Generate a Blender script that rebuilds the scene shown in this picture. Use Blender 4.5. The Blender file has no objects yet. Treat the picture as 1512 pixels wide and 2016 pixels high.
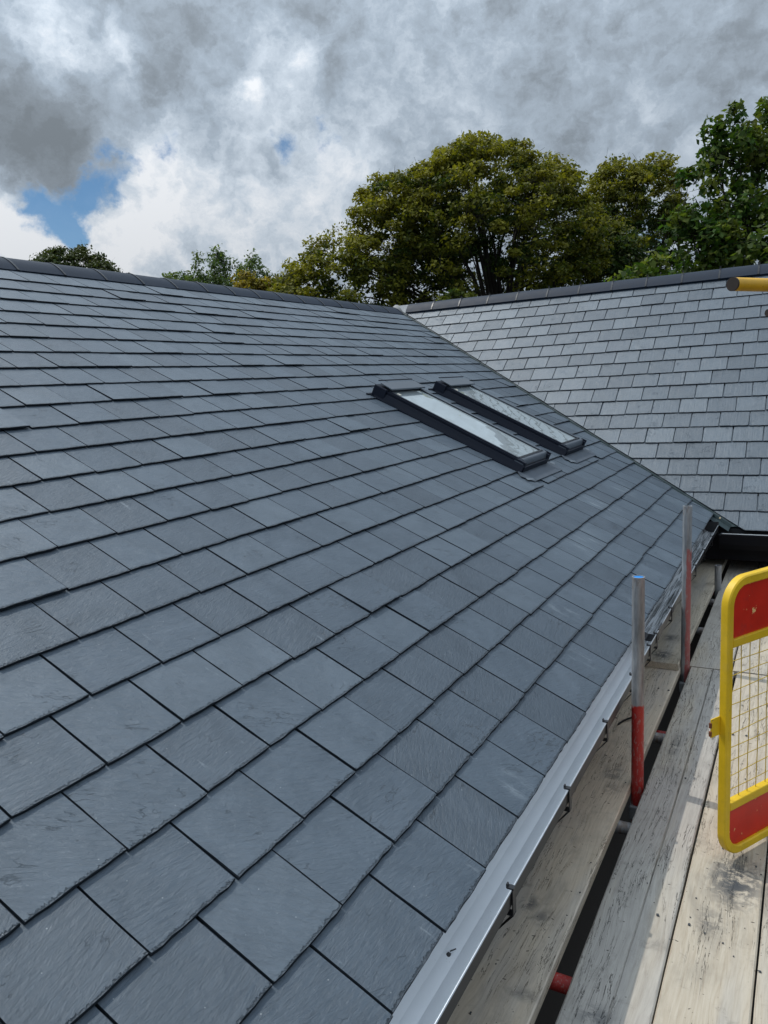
import bpy, bmesh, math, random
import numpy as np
from mathutils import Matrix, Vector, Euler

R = math.radians
scene = bpy.context.scene
COL = scene.collection
rng = random.Random(7)

# ------------------------------------------------------------------ camera
cam_d = bpy.data.cameras.new("camera")
cam = bpy.data.objects.new("camera", cam_d)
COL.objects.link(cam)
cam.location = (0.68341, -1.132, 1.22292)
cam.rotation_euler = Euler((R(80.5531), R(3.2080), R(28.8613)), 'XYZ')
cam_d.sensor_fit = 'HORIZONTAL'
cam_d.sensor_width = 36.0
cam_d.lens = 36.0 * 1501.11 / 1512.0
cam_d.clip_start = 0.02
cam_d.clip_end = 4000
scene.camera = cam

# ------------------------------------------------------------------ light
SUN = Vector((-1.0, 0.17, 1.60)).normalized()
SUN_EL = math.asin(SUN.z)
sun_d = bpy.data.lights.new("sun", 'SUN')
sun_d.energy = 2.2
sun_d.angle = R(0.55)
sun_d.color = (1.0, 0.95, 0.87)
sun = bpy.data.objects.new("sun", sun_d)
COL.objects.link(sun)
sun.rotation_euler = SUN.to_track_quat('Z', 'Y').to_euler()

scene.view_settings.view_transform = 'Standard'
scene.view_settings.look = 'None'
scene.view_settings.gamma = 1.0
scene.view_settings.exposure = 0.0
scene.view_settings.use_curve_mapping = False


class NT:
    """small node-tree helper"""
    def __init__(self, tree):
        self.t = tree
        self.n = tree.nodes
        self.n.clear()

    def add(self, kind, **kw):
        nd = self.n.new(kind)
        for k, v in kw.items():
            setattr(nd, k, v)
        return nd

    def put(self, sock, v):
        if v is None:
            return
        if isinstance(v, bpy.types.NodeSocket):
            self.t.links.new(v, sock)
        else:
            try:
                sock.default_value = v
            except Exception:
                if isinstance(v, (tuple, list)) and len(v) == 3:
                    sock.default_value = (*v, 1)
                else:
                    sock.default_value = (v, v, v)

    def math(self, op, a, b=None, c=None, clamp=False):
        nd = self.add('ShaderNodeMath', operation=op)
        nd.use_clamp = clamp
        self.put(nd.inputs[0], a)
        self.put(nd.inputs[1], b)
        self.put(nd.inputs[2], c)
        return nd.outputs[0]

    def vmath(self, op, a, b=None, scale=None):
        nd = self.add('ShaderNodeVectorMath', operation=op)
        self.put(nd.inputs[0], a)
        self.put(nd.inputs[1], b)
        if scale is not None:
            self.put(nd.inputs['Scale'], scale)
        return nd.outputs['Value'] if op in ('DISTANCE', 'LENGTH', 'DOT_PRODUCT') else nd.outputs['Vector']

    def comb(self, x, y, z):
        nd = self.add('ShaderNodeCombineXYZ')
        for i, v in enumerate((x, y, z)):
            self.put(nd.inputs[i], v)
        return nd.outputs[0]

    def sep(self, v):
        nd = self.add('ShaderNodeSeparateXYZ')
        self.put(nd.inputs[0], v)
        return nd.outputs

    def noise(self, vec, scale, detail=4, rough=0.5, dist=0.0, color=False, lac=2.0):
        nd = self.add('ShaderNodeTexNoise')
        self.put(nd.inputs['Vector'], vec)
        nd.inputs['Scale'].default_value = scale
        nd.inputs['Detail'].default_value = detail
        nd.inputs['Roughness'].default_value = rough
        nd.inputs['Distortion'].default_value = dist
        nd.inputs['Lacunarity'].default_value = lac
        return nd.outputs['Color' if color else 'Fac']

    def voro(self, vec, scale, feature='F1', rand=1.0):
        nd = self.add('ShaderNodeTexVoronoi', feature=feature)
        self.put(nd.inputs['Vector'], vec)
        nd.inputs['Scale'].default_value = scale
        nd.inputs['Randomness'].default_value = rand
        return nd.outputs['Distance']

    def ramp(self, fac, stops, interp='LINEAR'):
        nd = self.add('ShaderNodeValToRGB')
        cr = nd.color_ramp
        cr.interpolation = interp
        while len(cr.elements) < len(stops):
            cr.elements.new(0.5)
        for e, (p, c) in zip(cr.elements, stops):
            e.position = p
            if not isinstance(c, (tuple, list)):
                c = (c, c, c)
            e.color = (*c[:3], 1)
        self.put(nd.inputs[0], fac)
        return nd.outputs[0]

    def smooth(self, v, a, b, lo=0.0, hi=1.0):
        nd = self.add('ShaderNodeMapRange', interpolation_type='SMOOTHSTEP')
        self.put(nd.inputs[0], v)
        for i, q in enumerate((a, b, lo, hi)):
            nd.inputs[i + 1].default_value = q
        return nd.outputs[0]

    def mix(self, f, a, b, blend='MIX'):
        nd = self.add('ShaderNodeMix', data_type='RGBA', blend_type=blend)
        self.put(nd.inputs[0], f)
        self.put(nd.inputs[6], a)
        self.put(nd.inputs[7], b)
        return nd.outputs[2]

    def bump(self, h, strength, dist, normal=None):
        nd = self.add('ShaderNodeBump')
        self.put(nd.inputs['Height'], h)
        nd.inputs['Strength'].default_value = strength
        nd.inputs['Distance'].default_value = dist
        if normal is not None:
            self.put(nd.inputs['Normal'], normal)
        return nd.outputs[0]

    def bsdf(self, color, rough=0.5, spec=0.5, metal=0.0, normal=None, **kw):
        nd = self.add('ShaderNodeBsdfPrincipled')
        self.put(nd.inputs['Base Color'], color)
        self.put(nd.inputs['Roughness'], rough)
        self.put(nd.inputs['Specular IOR Level'], spec)
        self.put(nd.inputs['Metallic'], metal)
        if normal is not None:
            self.put(nd.inputs['Normal'], normal)
        for k, v in kw.items():
            self.put(nd.inputs[k.replace('_', ' ')], v)
        return nd

    def out(self, shader):
        o = self.add('ShaderNodeOutputMaterial')
        self.t.links.new(shader.outputs[0] if hasattr(shader, 'outputs') else shader, o.inputs[0])


# ------------------------------------------------------------------ world: Nishita sky behind broken cloud
world = bpy.data.worlds.new("World")
scene.world = world
world.use_nodes = True
W = NT(world.node_tree)
sky = W.add('ShaderNodeTexSky', sky_type='NISHITA')
sky.sun_disc = False
sky.sun_elevation = SUN_EL
sky.sun_rotation = math.atan2(SUN.x, SUN.y)
sky.air_density = 1.0
sky.dust_density = 0.6
sky.ozone_density = 1.5
geo = W.add('ShaderNodeNewGeometry')
dirv = W.vmath('NORMALIZE', W.vmath('SCALE', geo.outputs['Incoming'], None, -1.0))
dz = W.sep(dirv)[2]
# cloud-sheet coordinate: clouds get flatter and tighter towards the horizon
flat = W.vmath('MULTIPLY', dirv, (1.0, 1.0, 1.15))
w1 = W.vmath('SUBTRACT', W.noise(flat, 5.0, 3, 0.5, color=True), (0.5, 0.5, 0.5))
w2 = W.vmath('SUBTRACT', W.noise(flat, 17.0, 6, 0.62, color=True), (0.5, 0.5, 0.5))
wd = W.vmath('ADD', dirv, W.vmath('ADD', W.vmath('SCALE', w1, None, 0.07), W.vmath('SCALE', w2, None, 0.075)))
LUM = [[-0.7435, 0.5947, 0.3058, 0.0929, -0.35], [-0.7294, 0.635, 0.2546, 0.0643, -0.3], [-0.7726, 0.5828, 0.2517, 0.0571, -0.22], [-0.615, 0.6806, 0.3982, 0.0571, -0.25], [-0.609, 0.7204, 0.3319, 0.0429, -0.22], [-0.4591, 0.8092, 0.3666, 0.0857, -0.1], [-0.2518, 0.8944, 0.3696, 0.1571, -0.12], [-0.2829, 0.9149, 0.288, 0.0429, -0.15], [-0.0783, 0.937, 0.3404, 0.1143, -0.1], [-0.5522, 0.7315, 0.3999, 0.0429, 0.08], [-0.7076, 0.602, 0.37, 0.0321, 0.42], [-0.66, 0.6488, 0.3787, 0.0321, 0.25], [-0.6142, 0.7048, 0.3549, 0.0321, 0.2], [-0.6718, 0.6829, 0.2868, 0.05, 0.12], [-0.6763, 0.6906, 0.2565, 0.0429, 0.25], [-0.7052, 0.6793, 0.2031, 0.0643, 0.38], [-0.7696, 0.6141, 0.1751, 0.0786, 0.5], [-0.7832, 0.5866, 0.2061, 0.0429, 0.4], [-0.5689, 0.7485, 0.3406, 0.0186, 0.4], [-0.5086, 0.7803, 0.364, 0.025, 0.25], [-0.4981, 0.8017, 0.3304, 0.0357, 0.18], [-0.6171, 0.7574, 0.2134, 0.0929, 0.22], [-0.5123, 0.8314, 0.2152, 0.0786, 0.2], [-0.5418, 0.7804, 0.3121, 0.05, 0.12], [-0.1802, 0.9386, 0.2942, 0.0321, 0.14], [-0.1148, 0.9688, 0.2196, 0.0643, 0.1], [-0.3642, 0.8723, 0.3263, 0.0643, 0.06], [-0.5433, 0.8255, 0.1529, 0.05, 0.08]]
BLUE = [[-0.7541, 0.6222, 0.21, 0.0371, 1.0], [-0.7698, 0.5983, 0.2222, 0.0229, 0.8], [-0.7132, 0.6582, 0.241, 0.0257, 1.0], [-0.7316, 0.6431, 0.2265, 0.0214, 0.8], [-0.7464, 0.6365, 0.1944, 0.0186, 0.9], [-0.694, 0.6674, 0.2702, 0.0257, 0.95], [-0.6564, 0.7016, 0.2773, 0.0257, 0.95], [-0.5101, 0.8095, 0.2908, 0.0257, 0.95], [-0.5517, 0.785, 0.2818, 0.0229, 0.9], [-0.1756, 0.9735, 0.1467, 0.0357, 0.8], [-0.1639, 0.9712, 0.1731, 0.0214, 0.5]]


def blobs(lst, vec, k=1.0):
    acc = None
    for x, y, z, s, a in lst:
        d = W.vmath('DISTANCE', vec, (x, y, z))
        e = W.math('EXPONENT', W.math('MULTIPLY', W.math('MULTIPLY', d, d), -k / (s * s)))
        acc = W.math('MULTIPLY_ADD', e, a, acc if acc is not None else 0.0)
    return acc


fb = W.noise(W.vmath('ADD', flat, W.vmath('SCALE', w1, None, 0.25)), 7.0, 9, 0.58)
fine = W.noise(flat, 26.0, 8, 0.62, 0.3)
lum = W.math('ADD', W.math('MULTIPLY', blobs(LUM, wd), 1.05), 0.53)
lum = W.math('ADD', lum, W.math('MULTIPLY', W.math('SUBTRACT', fb, 0.5), 0.75))
lum = W.math('ADD', lum, W.math('MULTIPLY', W.math('SUBTRACT', fine, 0.5), 0.42))
puff = W.math('ABSOLUTE', W.math('SUBTRACT', W.noise(W.vmath('ADD', flat, W.vmath('SCALE', w2, None, 0.08)), 12.0, 7, 0.6), 0.5))
lum = W.math('ADD', lum, W.math('MULTIPLY', W.math('SUBTRACT', 0.075, puff), 1.5))
lum = W.math('MULTIPLY_ADD', lum, 1.0, 0.0)
ccol = W.ramp(lum, [(0.0, (0.185, 0.215, 0.245)), (0.25, (0.245, 0.288, 0.335)), (0.5, (0.36, 0.43, 0.51)),
                    (0.75, (0.56, 0.635, 0.72)), (0.92, (0.74, 0.785, 0.84)), (1.0, (0.82, 0.85, 0.89))])
# a clouded sky is brightest overhead (CIE overcast), and glows round the hidden sun high on the left
sd = W.vmath('DOT_PRODUCT', dirv, tuple(SUN))
glow = W.math('MULTIPLY', W.math('POWER', W.math('MAXIMUM', sd, 0.0), 12.0), 1.5)
cie = W.math('MULTIPLY_ADD', W.math('MAXIMUM', dz, 0.0), 1.35, 0.66)
gain = W.math('MULTIPLY', cie, W.math('ADD', 1.0, glow))
ccol = W.mix(1.0, ccol, W.comb(gain, gain, gain), 'MULTIPLY')
wd2 = W.vmath('ADD', dirv, W.vmath('ADD', W.vmath('SCALE', w1, None, 0.035), W.vmath('SCALE', w2, None, 0.07)))
bm_ = W.math('ADD', blobs(BLUE, wd2, 1.25), W.math('MULTIPLY', W.math('SUBTRACT', fine, 0.5), 1.9))
clear = W.math('MULTIPLY', W.smooth(bm_, 0.42, 1.20), 0.94)
skyc = W.vmath('MULTIPLY', sky.outputs[0], (0.040, 0.060, 0.074))
cmb = W.mix(clear, ccol, skyc)
bg = W.add('ShaderNodeBackground')
W.put(bg.inputs[0], cmb)
bg.inputs[1].default_value = 1.0
wo = W.add('ShaderNodeOutputWorld')
world.node_tree.links.new(bg.outputs[0], wo.inputs[0])
world.cycles.sampling_method = 'MANUAL'
world.cycles.sample_map_resolution = 512


# ------------------------------------------------------------------ object helpers
WM = {}   # world matrices, by object name


def tag(o, label=None, cat=None, group=None, kind=None):
    if label: o['label'] = label
    if cat: o['category'] = cat
    if group: o['group'] = group
    if kind: o['kind'] = kind
    return o


def link(o, parent=None, mw=None):
    mw = mw if mw is not None else Matrix.Identity(4)
    COL.objects.link(o)
    if parent is not None:
        o.parent = parent
        o.matrix_basis = WM[parent.name].inverted() @ mw
    else:
        o.matrix_basis = mw
    WM[o.name] = mw.copy()
    return o


def empty(name, loc=(0, 0, 0), parent=None):
    o = bpy.data.objects.new(name, None)
    o.empty_display_size = 0.1
    return link(o, parent, Matrix.Translation(loc))


def meshobj(name, me, mat=None, parent=None, mw=None, smooth=False):
    if mat is not None and not me.materials:
        me.materials.append(mat)
    if smooth:
        me.polygons.foreach_set('use_smooth', [True] * len(me.polygons))
    return link(bpy.data.objects.new(name, me), parent, mw)


def pydata(name, v, f):
    me = bpy.data.meshes.new(name)
    me.from_pydata([tuple(p) for p in v], [], f)
    me.update()
    return me


class MB:
    """collects solids into one mesh"""
    def __init__(self):
        self.v = []; self.f = []

    def poly(self, pts, faces):
        o = len(self.v)
        self.v += [tuple(p) for p in pts]
        self.f += [tuple(i + o for i in fc) for fc in faces]
        return self

    def box(self, lo, hi, m=None):
        x0, y0, z0 = lo; x1, y1, z1 = hi
        p = [Vector(c) for c in ((x0, y0, z0), (x1, y0, z0), (x1, y1, z0), (x0, y1, z0), (x0, y0, z1), (x1, y0, z1), (x1, y1, z1), (x0, y1, z1))]
        if m is not None: p = [m @ q for q in p]
        return self.poly(p, [(3, 2, 1, 0), (4, 5, 6, 7), (0, 1, 5, 4), (1, 2, 6, 5), (2, 3, 7, 6), (3, 0, 4, 7)])

    def tube(self, a, b, r, n=16, r2=None, caps=True, hollow=None):
        a = Vector(a); b = Vector(b); d = (b - a).normalized()
        u = d.orthogonal().normalized(); w = d.cross(u)
        r2 = r if r2 is None else r2
        ring = lambda c, rr: [c + (u * math.cos(2 * math.pi * k / n) + w * math.sin(2 * math.pi * k / n)) * rr for k in range(n)]
        pts = ring(a, r) + ring(b, r2)
        fs = [(k, (k + 1) % n, n + (k + 1) % n, n + k) for k in range(n)]
        if hollow:
            pts += ring(b, r2 - hollow) + ring(b - d * 0.06, r2 - hollow)
            for k in range(n):
                q = (k + 1) % n
                fs += [(n + k, n + q, 2 * n + q, 2 * n + k), (2 * n + k, 2 * n + q, 3 * n + q, 3 * n + k)]
            fs += [tuple(reversed(range(n)))]
        elif caps:
            fs += [tuple(reversed(range(n))), tuple(range(n, 2 * n))]
        return self.poly(pts, fs)

    def extrude(self, prof, path_axis, a, b, closed=True):
        """profile of (p,q) swept along 'x' or 'y'"""
        n = len(prof)
        mk = (lambda p, t: (p[0], t, p[1])) if path_axis == 'y' else (lambda p, t: (t, p[0], p[1]))
        pts = [mk(p, a) for p in prof] + [mk(p, b) for p in prof]
        rngk = range(n if closed else n - 1)
        fs = [(k, (k + 1) % n, n + (k + 1) % n, n + k) for k in rngk]
        if closed:
            fs += [tuple(reversed(range(n))), tuple(range(n, 2 * n))]
        return self.poly(pts, fs)

    def build(self, name, mat, parent=None, mw=None, smooth=False, bevel=0.0, local=None):
        """geometry is in world space unless mw given; local: origin to move the mesh to"""
        me = pydata(name, self.v, self.f)
        bm = bmesh.new(); bm.from_mesh(me)
        bmesh.ops.recalc_face_normals(bm, faces=bm.faces)
        bm.to_mesh(me); bm.free()
        if local is not None:
            me.transform(Matrix.Translation(local).inverted())
            mw = Matrix.Translation(local)
        o = meshobj(name, me, mat, parent, mw, smooth)
        if bevel:
            b = o.modifiers.new('bevel', 'BEVEL'); b.width = bevel; b.segments = 2; b.limit_method = 'ANGLE'
        return o


def mat(name):
    m = bpy.data.materials.new(name)
    m.use_nodes = True
    return m, NT(m.node_tree)


# ------------------------------------------------------------------ roof geometry constants
PM = 0.47037; GM = 0.20756          # main pitch, gauge
PC = 0.65537; GC = 0.21177          # cross pitch, gauge
YC = 5.59547; ZC = -0.1034; XC0 = -0.55866; WC = 0.25272
WMN = 0.25
TH = 0.0075
cpm, spm, cpc, spc = math.cos(PM), math.sin(PM), math.cos(PC), math.sin(PC)
# frames: local x along the course, y up the slope, z out of the roof
FM = Matrix(((0, -cpm, spm, 0), (1, 0, 0, 0), (0, spm, cpm, 0), (0, 0, 0, 1)))
FC = Matrix(((1, 0, 0, 0), (0, cpc, -spc, YC), (0, spc, cpc, ZC), (0, 0, 0, 1)))
XR, ZR = -4.465, 2.272              # main ridge
YR = YC + (2.285 - ZC) / math.tan(PC)   # cross ridge line


# ------------------------------------------------------------------ materials
def make_slate(name, streak=0.0, base=1.0):
    m, N = mat(name)
    uv = N.add('ShaderNodeUVMap'); uv.uv_map = 'slate'
    oi = N.add('ShaderNodeObjectInfo'); ge = N.add('ShaderNodeNewGeometry')
    rnd = N.math('FRACT', N.math('ADD', oi.outputs['Random'], N.math('MULTIPLY', ge.outputs['Random Per Island'], 7.31)))
    rnd2 = N.math('FRACT', N.math('MULTIPLY', rnd, 17.77))
    s = N.sep(uv.outputs[0])
    vec = N.comb(N.math('MULTIPLY_ADD', rnd, 31.0, s[0]), N.math('MULTIPLY_ADD', rnd2, 23.0, s[1]), N.math('MULTIPLY', rnd, 9.0))
    rot = N.add('ShaderNodeVectorRotate', rotation_type='Z_AXIS')
    N.put(rot.inputs['Vector'], vec)
    N.put(rot.inputs['Angle'], N.math('MULTIPLY_ADD', rnd2, 1.5, -0.45))
    rv = rot.outputs[0]
    st = N.vmath('MULTIPLY', rv, (1.0, 4.2, 1.0))
    ripple = N.noise(st, 23.0, 11, 0.75, 0.55)
    swell = N.noise(rv, 11.0, 3, 0.5, 0.4)
    # cleavage ledges: thin broken steps
    ledge_n = N.noise(N.vmath('MULTIPLY', rv, (1.0, 2.6, 1.0)), 5.0, 7, 0.55, 0.5)
    sc = N.math('MULTIPLY', ledge_n, 9.0)
    fr = N.math('FRACT', sc)
    mask = N.smooth(N.noise(rv, 8.0, 3, 0.5), 0.56, 0.68)
    terr = N.math('MULTIPLY', N.math('ADD', N.math('FLOOR', sc), N.smooth(fr, 0.80, 1.0)), 0.55)
    line = N.math('MULTIPLY', N.smooth(N.math('ABSOLUTE', N.math('SUBTRACT', fr, 0.9)), 0.055, 0.01), mask)
    grain = N.noise(rv, 260.0, 3, 0.6)
    h = N.math('ADD', N.math('MULTIPLY', ripple, 1.0), N.math('ADD', N.math('MULTIPLY', swell, 1.1), N.math('MULTIPLY', grain, 0.10)))
    h = N.math('SUBTRACT', h, N.math('MULTIPLY', line, 0.45))
    # dressed tail edge: small chipped notches
    chip_n = N.noise(N.vmath('MULTIPLY', vec, (2.2, 1.0, 1.0)), 70.0, 4, 0.7, 0.6)
    edge = N.smooth(N.math('ADD', s[1], N.math('MULTIPLY', chip_n, -0.030)), -0.008, -0.012)
    h = N.math('SUBTRACT', h, N.math('MULTIPLY', edge, 0.9))
    # saw/rubbing streaks running down the slate
    sv = N.vmath('MULTIPLY', vec, (1.0, 0.05, 1.0))
    strk = N.noise(sv, 70.0, 4, 0.7)
    h = N.math('ADD', h, N.math('MULTIPLY', strk, streak))
    nrm = N.bump(h, 1.0, 0.0042)
    body = N.noise(rv, 6.0, 8, 0.66, 0.6)
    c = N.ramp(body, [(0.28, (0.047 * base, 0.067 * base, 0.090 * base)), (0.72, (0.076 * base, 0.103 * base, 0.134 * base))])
    c = N.mix(N.math('MULTIPLY', line, 0.38), c, (0.035, 0.048, 0.062))
    c = N.mix(N.math('MULTIPLY', edge, 0.6), c, (0.035, 0.045, 0.058))
    c = N.mix(1.0, c, N.ramp(rnd2, [(0, (0.76, 0.77, 0.78)), (0.5, (1.0, 1.0, 1.0)), (1, (1.24, 1.21, 1.17))]), 'MULTIPLY')
    # pale scuffs and dusty streaks
    sc1 = N.smooth(N.noise(N.vmath('MULTIPLY', vec, (1.0, 0.16, 1.0)), 42.0, 5, 0.7, 0.3), 0.62, 0.78, 0, 0.5)
    c = N.mix(N.math('MULTIPLY', sc1, N.smooth(rnd, 0.35, 0.9, 0.1, 1.0)), c, (0.27, 0.31, 0.345))
    sc2 = N.smooth(N.noise(N.vmath('MULTIPLY', rv, (3.0, 1.0, 1.0)), 18.0, 7, 0.75, 1.6), 0.67, 0.74, 0, 0.4)
    c = N.mix(sc2, c, (0.30, 0.34, 0.37))
    sp = N.smooth(N.voro(rv, 26.0), 0.055, 0.02, 0, 0.55)
    c = N.mix(sp, c, (0.45, 0.47, 0.48))
    # shade in the ripple hollows, painted as darker lines
    band = N.smooth(ripple, 0.32, 0.47, 0.84, 1.0)
    c = N.mix(1.0, c, N.comb(band, band, band), 'MULTIPLY')
    if name == 'slate_main':
        ge_p = ge.outputs['Position']
        st_n = N.noise(N.vmath('MULTIPLY', ge_p, (1.2, 5.0, 1.2)), 5.0, 7, 0.7, 0.6)
        acc = None
        for row, y, rx, ry, a in ((3.1, 4.25, .22, .30, .75), (3.3, 5.0, .16, .2, .55), (0.3, 0.87, .07, .06, .6), (1.55, 2.25, .1, .12, .5), (2.5, 3.3, .2, .3, .4), (0.3, 5.5, .1, .2, .6), (0.6, 1.9, .08, .1, .5), (0.5, 2.9, .12, .15, .5)):
            cx, cz = -row * GM * cpm, row * GM * spm
            dd = N.vmath('LENGTH', N.vmath('MULTIPLY', N.vmath('SUBTRACT', ge_p, (cx, y, cz)), (1 / rx, 1 / ry, 1 / rx)))
            e = N.math('MULTIPLY', N.smooth(dd, 1.25, 0.2), a)
            acc = e if acc is None else N.math('MAXIMUM', acc, e)
        c = N.mix(N.math('MULTIPLY', acc, N.smooth(st_n, 0.48, 0.72, 0, 0.7)), c, (0.36, 0.42, 0.46))
    rough = N.math('ADD', N.math('MULTIPLY', body, 0.2), N.math('MULTIPLY_ADD', rnd, 0.06, 0.34))
    b = N.bsdf(c, rough, 0.85, normal=nrm)
    N.put(b.inputs['Specular Tint'], (0.88, 0.95, 1.0, 1))
    N.out(b)
    return m


M_SLATE = make_slate('slate_main', 0.12)
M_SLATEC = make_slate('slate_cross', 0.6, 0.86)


def simple(name, col, rough=0.5, metal=0.0, spec=0.5, nscale=12.0, amt=0.15, bump=0.0, stretch=(1, 1, 1)):
    m, N = mat(name)
    tc = N.add('ShaderNodeTexCoord')
    v = N.vmath('MULTIPLY', tc.outputs['Object'], stretch)
    n = N.noise(v, nscale, 6, 0.6)
    k = N.ramp(n, [(0.25, 1 - amt), (0.75, 1 + amt)])
    c = N.mix(1.0, (*col, 1), k, 'MULTIPLY')
    r = N.math('ADD', N.math('MULTIPLY', n, 0.2), rough - 0.1)
    nr = N.bump(N.noise(v, nscale * 6, 4, 0.6), bump, 0.002) if bump else None
    N.out(N.bsdf(c, r, spec, metal, nr))
    return m


M_EDGE = simple('slate_shaded_edge', (0.016, 0.021, 0.027), 0.85, spec=0.1, nscale=60, amt=0.3)  # dressed edges; the shade at the slate tails is put into this dark colour
M_UNDER = simple('roofing_membrane', (0.02, 0.022, 0.025), 0.8)
M_RIDGE = simple('ridge_tile_blueblack', (0.010, 0.020, 0.038), 0.6, spec=0.25, nscale=9, amt=0.22, bump=0.35)
M_MORTAR = simple('grey_mortar', (0.30, 0.30, 0.29), 0.85, nscale=60, amt=0.25, bump=0.6)
M_CLIP = simple('black_plastic', (0.012, 0.013, 0.016), 0.35)
M_FASCIA = simple('black_fascia', (0.005, 0.005, 0.007), 0.6, spec=0.15)
M_WALL = simple('render_wall', (0.06, 0.052, 0.045), 0.9, nscale=25, bump=0.5)
M_NAVY = simple('dark_navy_aluminium', (0.007, 0.011, 0.022), 0.5, spec=0.25, nscale=4, amt=0.1)
M_CAP = simple('grey_aluminium_trim', (0.12, 0.14, 0.165), 0.35, metal=0.35, nscale=5, amt=0.1)
M_LEAD = simple('grey_lead_apron', (0.075, 0.094, 0.118), 0.5, metal=0.2, nscale=10, amt=0.2, bump=0.2)
M_VALLEY = simple('dark_green_valley_trough', (0.022, 0.040, 0.045), 0.4, nscale=6)
M_GROUND = simple('ground_soil', (0.022, 0.020, 0.017), 0.95, nscale=3, amt=0.4, bump=0.5)
M_BARK = simple('bark', (0.035, 0.030, 0.024), 0.9, nscale=6, amt=0.4, bump=0.8)
M_BLUE = simple('blue_plastic_cap', (0.01, 0.22, 0.62), 0.4, nscale=20, amt=0.1)
M_CHIP = simple('slate_chip', (0.035, 0.042, 0.05), 0.7, nscale=30)
M_BRASS = simple('pale_rivet', (0.55, 0.42, 0.25), 0.4)


def mat_glass():
    m, N = mat('skylight_glass')
    tc = N.add('ShaderNodeTexCoord')
    nr = N.bump(N.noise(tc.outputs['Object'], 5.0, 1, 0.4), 0.35, 0.004)
    # coated double glazing seen at a grazing angle over a pale reveal
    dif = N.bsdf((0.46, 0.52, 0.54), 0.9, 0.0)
    gl = N.add('ShaderNodeBsdfGlossy'); gl.inputs['Roughness'].default_value = 0.012
    N.put(gl.inputs[0], (0.95, 1.0, 1.0)); N.put(gl.inputs['Normal'], nr)
    mx = N.add('ShaderNodeMixShader')
    fr = N.add('ShaderNodeFresnel'); fr.inputs[0].default_value = 2.3
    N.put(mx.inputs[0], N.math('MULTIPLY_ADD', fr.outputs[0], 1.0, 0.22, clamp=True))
    N.t.links.new(dif.outputs[0], mx.inputs[1]); N.t.links.new(gl.outputs[0], mx.inputs[2])
    N.out(mx)
    return m


M_GLASS = mat_glass()


def mat_gutter():
    m, N = mat('grey_gutter_lining')
    ge = N.add('ShaderNodeNewGeometry')
    p = ge.outputs['Position']
    y = N.sep(p)[1]
    n = N.noise(N.vmath('MULTIPLY', p, (1, 0.25, 1)), 22, 6, 0.6)
    c = N.ramp(n, [(0.3, (0.62, 0.66, 0.70)), (0.7, (0.69, 0.73, 0.77))])
    speck = N.smooth(N.voro(p, 95.0), 0.10, 0.05)
    sm = N.smooth(N.noise(p, 7.0, 3, 0.6), 0.5, 0.66)
    c = N.mix(N.math('MULTIPLY', speck, sm), c, (0.03, 0.03, 0.035))
    # wet, dirty far run beyond the union, its streaky reflections put into the colour
    far = N.smooth(y, 2.25, 2.85)
    gr = N.noise(N.vmath('MULTIPLY', p, (26, 0.9, 14)), 3.0, 7, 0.7, 0.7)
    wet = N.smooth(gr, 0.40, 0.60)
    c = N.mix(N.math('MULTIPLY', far, N.math('MULTIPLY', wet, 0.9)), c, (0.05, 0.055, 0.055))
    r = N.math('SUBTRACT', 0.42, N.math('MULTIPLY', far, 0.2))
    N.out(N.bsdf(c, r, 0.5, 0.15, N.bump(n, 0.15, 0.002)))
    return m


M_GUT = mat_gutter()


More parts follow.
